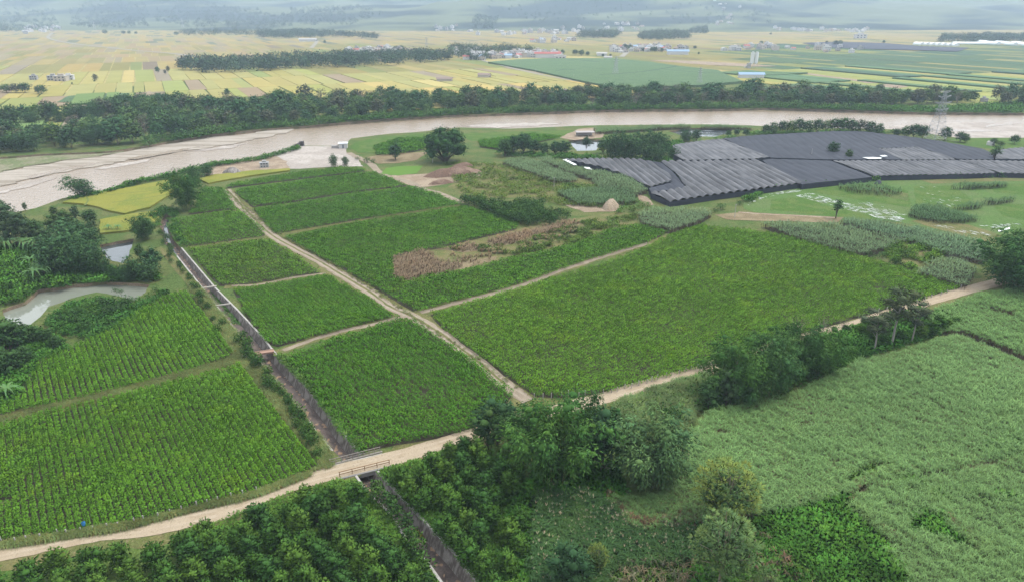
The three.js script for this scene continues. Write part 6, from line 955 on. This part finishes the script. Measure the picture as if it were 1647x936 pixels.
// ------------------------------------------------------------ pylon, poles
function pylonProto(h, r) {
  const g = new THREE.Group(), col = C(0.42, 0.43, 0.44), bw = h * 0.13, half = (t) => bw * (1 - t) ** 1.25 + h * 0.022 * (1 - 0.3 * t);
  const levels = [0, 0.12, 0.24, 0.34, 0.43, 0.51, 0.58, 0.65, 0.72, 0.79, 0.86, 0.93, 1.0], corner = (t, k) => { const q = half(t); return [(k & 1 ? 1 : -1) * q, t * h, (k & 2 ? 1 : -1) * q]; };
  for (let k = 0; k < 4; k++) { const P = new Build(); P.tube(levels.map((t) => corner(t, k)), r * 1.5, 4, col); part(g, 'leg', P.geo(), M.metal); }
  const P = new Build();
  for (let i = 0; i + 1 < levels.length; i++) for (const [a, b] of [[0, 1], [1, 3], [3, 2], [2, 0]]) { P.bar(corner(levels[i], a), corner(levels[i + 1], b), r * 0.75, col); P.bar(corner(levels[i], b), corner(levels[i + 1], a), r * 0.75, col); P.bar(corner(levels[i + 1], a), corner(levels[i + 1], b), r * 0.75, col); }
  part(g, 'bracing', P.geo(), M.metal).userData.kind = 'stuff';
  for (const [t, w, up] of [[0.66, 0.16, 0.02], [0.78, 0.2, 0.02], [0.9, 0.16, 0.02], [1.0, 0.125, 0]]) {
    const Q = new Build(), y = t * h, q = half(t), e = w * h, dp = 0.035 * h;
    for (const s of [-1, 1]) { for (const z of [-q, q]) { Q.bar([s * q, y, z], [s * e, y + up * h, 0], r, col); Q.bar([s * half(t - 0.05), y - dp, z], [s * e, y + up * h, 0], r, col); } for (let k = 1; k < 4; k++) { const f = k / 4, x = s * (q + (e - q) * f); Q.bar([x, y + up * h * f, q * (1 - f)], [x + s * (e - q) / 8, y - dp * (1 - f), 0], r * 0.7, col); } Q.bar([s * e, y + up * h, 0], [s * e, y + up * h - 0.05 * h, 0], r, C(0.2, 0.16, 0.14)); }
    part(g, 'crossarm', Q.geo(), M.metal);
  }
  return g;
}
const bigPylon = pylonProto(28.5, 0.065), farPylon = pylonProto(28, 0.09);
{ const p = gp(1503, 231); put(bigPylon, 'pylon', 'steel lattice pylon standing at the back edge of the black nets', 'pylon', undefined, p, 0.25, 1); }
for (const [px, py, top, label] of [[990, 121, 91, 'faint lattice pylon in the big far cane field'], [1125, 137, 109, 'faint lattice pylon at the near edge of the big far cane field'], [686, 77, 60, 'faint far pylon above the village wood'], [591, 37, 18, 'far pylon before the hills, left one of the pair'], [632, 34, 21, 'far pylon before the hills, right one of the pair'], [152, 49, 35, 'far pylon at the upper left of the plain'], [294, 47, 30, 'far pylon in the upper left centre'], [535, 34, 24, 'far pylon at the left end of the row before the hills']]) {
  const p = gp(px, py), s = (heightTo(p, top)) / 28; put(farPylon, 'pylon', label, 'pylon', undefined, p, 0.4, s);
}
{
  const g = new THREE.Group(), P = new Build(); P.tube([[0, -0.3, 0], [0, 8, 0]], [0.16, 0.1], 6, C(0.42, 0.4, 0.37)); part(g, 'pole', P.geo(), M.plain); const Q = new Build(); Q.box(-0.8, 7.3, -0.05, 0.8, 7.42, 0.05, C(0.3, 0.28, 0.26)); part(g, 'crossarm', Q.geo(), M.plain);
  for (const [px, py, top, label] of [[1182, 350, 328, 'concrete pole at the left end of the pale track by the light plots'], [891, 303, 285, 'concrete pole between the two sugar cane patches'], [696, 262, 246, 'pole standing in front of the big round tree'], [1105, 370, 362, 'short pole at the corner of the square cane patch'], [1005, 258, 234, 'pole in front of the bamboo grove'], [862, 118, 110, 'thin pole on the far field road, first from the village'], [923, 127, 119, 'thin pole on the far field road, second from the village'], [979, 137, 128, 'thin pole in the far cane field near its lower edge'], [1021, 140, 134, 'small thin pole at the lower edge of the far cane field'], [1305, 256, 239, 'thin pole in the huge dark net']]) {
    const p = gp(px, py), s = heightTo(p, top) / 8; put(g, 'utility_pole', label, 'pole', undefined, p, 0.8, s < 0.7 ? 0.8 : 1.1, s, s < 0.7 ? 0.8 : 1.1);
  }
  const f = new THREE.Group(), F = new Build(); F.box(-0.06, -0.1, -0.06, 0.06, 1.15, 0.06, C(0.42, 0.4, 0.37)); part(f, 'post', F.geo(), M.plain); const F2 = new Build(); F2.box(-0.075, 1.15, -0.075, 0.075, 1.2, 0.075, C(0.36, 0.34, 0.31)); part(f, 'cap', F2.geo(), M.plain);
  for (const line of [spline([2, 876, 103, 861, 205, 846, 308, 819, 410, 794], 20), spline([860, 640, 984, 632, 1051, 613, 1143, 588], 24), spline([1380, 510, 1468, 490, 1547, 464], 12)])
    line.forEach((p) => put(f, 'fence_post', 'thin pale concrete post beside the dirt road', 'post', 'posts along the dirt road', p.clone().add(new THREE.Vector3(rr(-0.3, 0.3), 0, rr(-0.3, 0.3))), rr(-0.2, 0.2), rr(0.85, 1.2), rr(0.8, 1.1), 1));
}

// ------------------------------------------------------------ houses, huts, works
function houseProto(w, d, h, roof, wall, roofC, floors = 2, rw = 0) {
  const g = new THREE.Group(), A = new Build(); A.box(-w / 2, -0.2, -d / 2, w / 2, h, d / 2, wall); const wm = part(g, 'wall', A.geo(), M.plain);
  const R = new Build();
  if (roof === 'flat') { R.box(-w / 2 - 0.3, h, -d / 2 - 0.3, w / 2 + 0.3, h + 0.35, d / 2 + 0.3, roofC); R.box(-w * 0.2, h + 0.35, -d * 0.3, w * 0.25, h + 2.4, d * 0.1, sc3(wall, 0.95)); }
  else { const e = 0.5, y = h + 0.01, t = h + w * 0.22; const q = (s) => [[s * (w / 2 + e), y - 0.2, d / 2 + e], [s * (w / 2 + e), y - 0.2, -d / 2 - e], [0, t, -d / 2 - e], [0, t, d / 2 + e]]; const a = q(1), b = q(-1); R.quad(a[0], a[1], a[2], a[3], roofC); R.quad(b[1], b[0], b[3], b[2], roofC); R.quad([-w / 2, h - 0.02, d / 2], [w / 2, h - 0.02, d / 2], [0, t - 0.15, d / 2], [0, t - 0.15, d / 2], wall); R.quad([w / 2, h - 0.02, -d / 2], [-w / 2, h - 0.02, -d / 2], [0, t - 0.15, -d / 2], [0, t - 0.15, -d / 2], wall); }
  part(g, 'roof', R.geo(), M.plain);
  for (let f = 0; f < floors; f++) for (let k = 0; k < 3; k++) { const Q = new Build(), x = (k - 1) * w * 0.3, y = 1 + f * 3; if (y + 1.4 > h) continue; Q.box(x - 0.6, y, d / 2, x + 0.6, y + 1.4, d / 2 + 0.04, C(0.06, 0.07, 0.08)); part(wm, 'window', Q.geo(), M.plain); }
  return g;
}
const WHITE = C(0.6, 0.59, 0.57), GREY = C(0.4, 0.39, 0.37), RED = C(0.36, 0.13, 0.11), BROWN = C(0.26, 0.2, 0.17), BLUE = C(0.26, 0.36, 0.48), TAN = C(0.5, 0.44, 0.37);
const HOUSES = [['white flat-roofed house', houseProto(9, 8, 6.4, 'flat', WHITE, C(0.55, 0.54, 0.52))], ['white gabled house', houseProto(8, 10, 4.2, 'gable', WHITE, GREY, 1)], ['tan flat-roofed house', houseProto(10, 8, 6.2, 'flat', TAN, GREY)], ['brown-roofed house', houseProto(8, 9, 3.8, 'gable', TAN, BROWN, 1)], ['red-roofed house', houseProto(8, 9, 4.6, 'gable', WHITE, RED, 1)], ['blue-roofed house', houseProto(9, 10, 4.4, 'gable', C(0.6, 0.6, 0.6), BLUE, 1)], ['grey flat house', houseProto(8, 7, 5.6, 'flat', GREY, C(0.3, 0.3, 0.3))]];
function village(where, f, n, min, s = 1) {
  for (const [x, z] of spaced(ring(f), n, min)) {
    const k = pick([0, 0, 0, 1, 1, 2, 2, 3, 3, 4, 5, 6, 6]), q = rr(0.8, 1.25) * s; put(HOUSES[k][1], 'house', HOUSES[k][0] + ' in ' + where, 'house', HOUSES[k][0] + 's in ' + where, new THREE.Vector3(x, hh(x, z) * (z < -2250 ? 1 : 0), z), pick([0, 1.57, 0.4, -0.3, 0.8]), q * rr(0.9, 1.3), q, q);
  }
}
village('the village behind the big far cane field', [748, 96, 765, 98, 800, 95, 830, 94, 880, 92, 905, 91, 895, 86, 850, 87, 800, 88, 770, 90], 84, 7);
village('the small hamlet left of that village', [724, 89, 740, 91, 770, 82, 772, 80, 730, 84], 14, 9);
village('the village above the long dark wood', [558, 85, 600, 86, 650, 83, 648, 79, 600, 79, 560, 81], 24, 10);
village('the village by the short pale road', [978, 84, 1010, 86, 1060, 84, 1110, 81, 1110, 77, 1050, 75, 990, 77], 48, 9);
village('the small far village by the plain edge', [1164, 82, 1200, 82, 1240, 78, 1240, 75, 1190, 76], 22, 10);
village('the scattered group on the golden plain', [848, 70, 900, 69, 930, 66, 930, 63, 870, 64, 846, 67], 18, 14);
village('the scattered group on the green plain', [1230, 82, 1300, 84, 1390, 86, 1390, 80, 1320, 74, 1240, 76], 14, 25);
function farHouses(where, f, n, min) {                       // too small to pick apart
  const o = new THREE.Group(); o.name = numbered('far_houses'); scene.add(o); tag(o, where, undefined, undefined, 'stuff'); const by = HOUSES.map(() => []);
  for (const [x, z] of spaced(ring(f), n, min)) by[pick([0, 0, 1, 1, 2, 3, 6])].push([x, hh(x, z) * (z < -2250 ? 1 : 0), z, rr(1.1, 1.7), rr(1, 1.5), C(1, 1, 1)]);
  by.forEach((q, k) => { if (q.length) for (const c of [0, 1]) copies(o, c ? 'roofs' : 'walls', HOUSES[k][1].children[c].geometry, M.plain, q); });
}
farHouses('the far houses at the upper left', [30, 55, 60, 55, 95, 51, 95, 46, 40, 46], 22, 14);
farHouses('the far houses on the upper left slope', [25, 25, 60, 24, 120, 22, 120, 13, 60, 17], 26, 16);
farHouses('the far houses in the upper left centre', [310, 28, 380, 30, 430, 24, 430, 18, 330, 16], 26, 18);
farHouses('the far houses in the centre plain', [760, 58, 800, 58, 880, 56, 940, 54, 940, 48, 860, 49, 800, 50], 36, 16);
farHouses('the far houses beyond the square wood', [960, 52, 1010, 53, 1040, 48, 1010, 44, 965, 46], 18, 16);
farHouses('the far houses around the factory', [1130, 46, 1190, 48, 1200, 38, 1150, 34], 22, 20);
farHouses('the thin row of far houses on the right', [1225, 50, 1330, 52, 1400, 52, 1400, 48, 1300, 48, 1225, 48], 24, 22);
farHouses('the far houses right of the centre wood', [700, 50, 760, 52, 760, 46, 700, 46], 8, 30);
for (const [k, px, py, s, sx, turn, label] of [[5, 1090, 88, 1.3, 2.6, 1.5, 'long pale blue shed by the far village'], [5, 1208, 126, 1.0, 2.6, 1.5, 'long blue-roofed shed among the far cane plots'], [4, 881, 93, 1.4, 3, 1.5, 'long shed with a bright red roof at the village edge'], [1, 901, 94, 1.0, 2.2, 0, 'low white house right of the red-roofed shed'], [3, 779, 125, 0.9, 1.6, 1.2, 'small brown hut in the golden rice fields'], [3, 715, 131, 0.8, 2.2, 1.5, 'low dark hut in the golden rice fields'], [6, 85, 130, 0.9, 1.3, 0.2, 'grey house in the left rice plain, leftmost of three'], [2, 98, 131, 0.9, 1.4, 0.1, 'tan house in the left rice plain, middle of three'], [0, 110, 129, 0.8, 1.4, 0.3, 'pale house in the left rice plain, rightmost of three'], [6, 54, 129, 0.8, 1.1, 0.3, 'small lone grey house at the left of the rice plain'], [3, 912, 154, 1, 1.2, 0.2, 'small pale-roofed hut in a gap of the wooded far bank'], [1, 495, 67, 1.3, 3, 1.57, 'long white shed in the golden plain left of centre'], [0, 1330, 82, 1.2, 1.1, 0, 'pale two storey house on the right green plain'], [1, 1137, 46, 2.2, 3, 1.57, 'long white factory hall under the hills'], [0, 1384, 62, 1.6, 2, 0, 'white building alone on the right plain'], [6, 1583, 165, 0.6, 0.8, 0.3, 'small grey shed on the far bank at the right'], [1, 968, 90, 1, 1.6, 1.5, 'white shed left of the short pale road'], [1, 978, 94, 0.6, 2, 1.5, 'low white shed at the far cane field edge']])
  put(HOUSES[k][1], 'house', label, 'house', undefined, gp(px, py), turn, s * (turn > 1 ? 1 : sx), s, s * (turn > 1 ? sx : 1));
{ // long white greenhouses at the far right
  const g = new THREE.Group(), B = new Build(), pr = [[-4, 0], [-4, 1.6], [-2.6, 3.2], [0, 3.9], [2.6, 3.2], [4, 1.6], [4, 0]];
  for (let i = 0; i + 1 < pr.length; i++) B.quad([pr[i][0], pr[i][1], 12], [pr[i + 1][0], pr[i + 1][1], 12], [pr[i + 1][0], pr[i + 1][1], -12], [pr[i][0], pr[i][1], -12], C(0.6, 0.62, 0.62)); part(g, 'cover', B.geo(), M.whitePlastic);
  const E = new Build(); for (const z of [-11.9, 11.9]) { E.quad([-4, 0, z], [4, 0, z], [4, 1.6, z], [-4, 1.6, z], C(0.6, 0.6, 0.6)); E.quad([-4, 1.6, z], [4, 1.6, z], [0, 3.9, z], [0, 3.9, z], C(0.6, 0.6, 0.6)); } part(g, 'end_wall', E.geo(), M.whitePlastic);
  for (let k = 0; k < 7; k++) put(g, 'greenhouse', 'white greenhouse in the front row at the far right', 'greenhouse', 'greenhouses of the front row', gp(1479 + k * 9, 72.5 + k * 0.3), 0.15, 1.5, 1.6, 1);
  for (let k = 0; k < 14; k++) put(g, 'greenhouse', 'white greenhouse in the long row at the right edge', 'greenhouse', 'greenhouses at the right edge', gp(1582 + k * 9, 69 + k * 0.35 + (k % 3)), 0.15, 1.4, 1.5, 1);
  put(g, 'greenhouse', 'single very long white greenhouse between the two rows', 'greenhouse', undefined, gp(1560, 71), 1.5, 1.2, 1.2, 3);
}
{ // white silos
  const t = thing('silo_plant', 'pair of tall white silos on a frame beside the far bare ground', 'silo plant', gp(1212, 110));
  for (const x of [-2.6, 2.6]) { const B = new Build(); B.tube([[x, 5, 0], [x, 6.5, 0], [x, 19, 0], [x, 20.5, 0]], [0.6, 2.3, 2.3, 0.8], 14, C(0.72, 0.73, 0.72)); part(t, 'silo', B.geo(), M.plain); for (const s of [-1, 1]) { const L = new Build(); L.bar([x + s * 1.8, 0, 1.2], [x + s * 1.8, 7, 1.2], 0.22, GREY); part(t, 'leg', L.geo(), M.plain); } }
  const B = new Build(); B.box(-8, 0, -3, -4.2, 6.5, 3, GREY); part(t, 'mixer_house', B.geo(), M.plain); const D = new Build(); D.bar([-12, 1, 2], [-5, 7, 0], 0.6, C(0.5, 0.5, 0.5)); part(t, 'conveyor', D.geo(), M.plain);
}
{ // sand yard: hut, conveyor; grey shed by the pond
  const p = gp(552, 238), t = thing('white_hut', 'white hut with sloping roof at the edge of the sand yard', 'hut', p, undefined, 0.15), s = 1; const A = new Build(); A.box(-2.2, 0, -2, 2.2, 2.6, 2, WHITE); part(t, 'wall', A.geo(), M.plain); const R = new Build(); R.box(-2.6, 2.6, -2.4, 2.6, 2.78, 2.4, C(0.66, 0.68, 0.7)); part(t, 'roof', R.geo(), M.plain); const D = new Build(); D.box(-0.5, 0, 2, 0.5, 2, 2.05, C(0.2, 0.22, 0.25)); part(t, 'door', D.geo(), M.plain); const L = new Build(); L.box(-6.2, 0, -1.2, -2.7, 1.5, 1.2, C(0.35, 0.33, 0.31)); part(t, 'side_tank', L.geo(), M.plain);
  const c = thing('sand_conveyor', 'dark sand conveyor leaning over the river edge', 'conveyor', gp(462, 243)), q = gp(485, 235), d = q.clone().sub(gp(462, 243)); const B = new Build(); B.bar([0, 0.6, 0], [d.x, 2.2, d.z], 0.55, C(0.07, 0.06, 0.06)); part(c, 'boom', B.geo(), M.plain); const H = new Build(); H.box(d.x - 1, 0, d.z - 1, d.x + 1.2, 2.6, d.z + 1, C(0.1, 0.09, 0.09)); part(c, 'drive_house', H.geo(), M.plain); for (const f of [0.35, 0.7]) { const S = new Build(); S.bar([d.x * f, -0.2, d.z * f], [d.x * f, 0.6 + 1.6 * f, d.z * f], 0.15, C(0.1, 0.09, 0.09)); part(c, 'support', S.geo(), M.plain); }
  put(HOUSES[6][1], 'brick_shed', 'small grey shed on the bare ground by the river', 'shed', undefined, gp(425, 269), 0.3, 0.5, 0.4, 0.5);
  const u = thing('open_shed', 'low grey open shed beside the small pond', 'shed', gp(941, 219), undefined, 0.1); const RR = new Build(); RR.box(-5.5, 2.4, -3, 5.5, 2.65, 3, C(0.36, 0.33, 0.32)); part(u, 'roof', RR.geo(), M.plain); const WW = new Build(); WW.box(-5, 0, -2.6, 5, 2.4, -2.3, C(0.6, 0.58, 0.56)); part(u, 'wall', WW.geo(), M.plain); for (const x of [-5, -1.7, 1.7, 5]) { const S = new Build(); S.box(x - 0.1, 0, 2.3, x + 0.1, 2.4, 2.5, C(0.5, 0.48, 0.45)); part(u, 'post', S.geo(), M.plain); }
  const bt = thing('blue_drum', 'small bright blue tub on a post beside the dirt road', 'tub', gp(136, 852)); const P1 = new Build(); P1.tube([[0, 0, 0], [0, 0.8, 0]], 0.06, 6, C(0.3, 0.28, 0.25)); part(bt, 'post', P1.geo(), M.plain); const P2 = new Build(); P2.tube([[0, 0.8, 0], [0, 0.82, 0], [0, 1.35, 0], [0, 1.36, 0]], [0.01, 0.22, 0.28, 0.01], 12, C(0.05, 0.24, 0.55)); part(bt, 'tub', P2.geo(), M.plain);
  heap('tarp_heap', 'small black tarp-covered heap below the long ridged net', [1406, 296, 1412, 293, 1419, 294, 1418, 298], 1.5, M.net); heap('white_heap', 'small white covered heap beside the trellis rows', [1331, 299, 1335, 296.5, 1339, 298, 1336, 300], 1.1, M.whitePlastic);
  sheetThing('white_sack', 'white sack lying beside the pond-field path', 'sack', [389, 571, 392, 570, 393, 573, 390, 574], 0.25, M.whitePlastic); sheetThing('white_sack', 'white sack on the dry grass strip', 'sack', [74, 655, 79, 653, 80, 655, 76, 657], 0.25, M.whitePlastic);
  put(HOUSES[1][1], 'hut', 'tiny white hut on the river meadow below the nets', 'hut', undefined, gp(1594, 234), 0.3, 0.3, 0.4, 0.3);
}

{ // of things that look alike, each says which one it is, counted from the left
  const by = new Map(), ORD = ['first', 'second', 'third', 'fourth', 'fifth', 'sixth', 'seventh', 'eighth', 'ninth', 'tenth', 'eleventh', 'twelfth'], nth = (i) => ORD[i] ?? (i + 1) + ((i + 1) % 10 === 1 && i > 12 ? 'st' : (i + 1) % 10 === 2 && i > 12 ? 'nd' : (i + 1) % 10 === 3 && i > 13 ? 'rd' : 'th');
  for (const o of scene.children) if (o.userData.category && o.userData.group) by.set(o.userData.label, [...(by.get(o.userData.label) ?? []), o]);
  for (const [label, list] of by) if (list.length > 1 && list.length < 80 && label.split(' ').length <= 13) list.map((o) => [toPhoto(o.position)[0], o]).sort((a, b) => a[0] - b[0]).forEach(([, o], i) => { o.userData.label = label + ', ' + (i ? i === list.length - 1 ? 'last' : nth(i) : 'first') + ' from left'; });
}
scene.traverse((o) => { if (o.isMesh) { o.castShadow = o.receiveShadow = true; } });
scene.userData = {};
renderer.render(scene, camera);
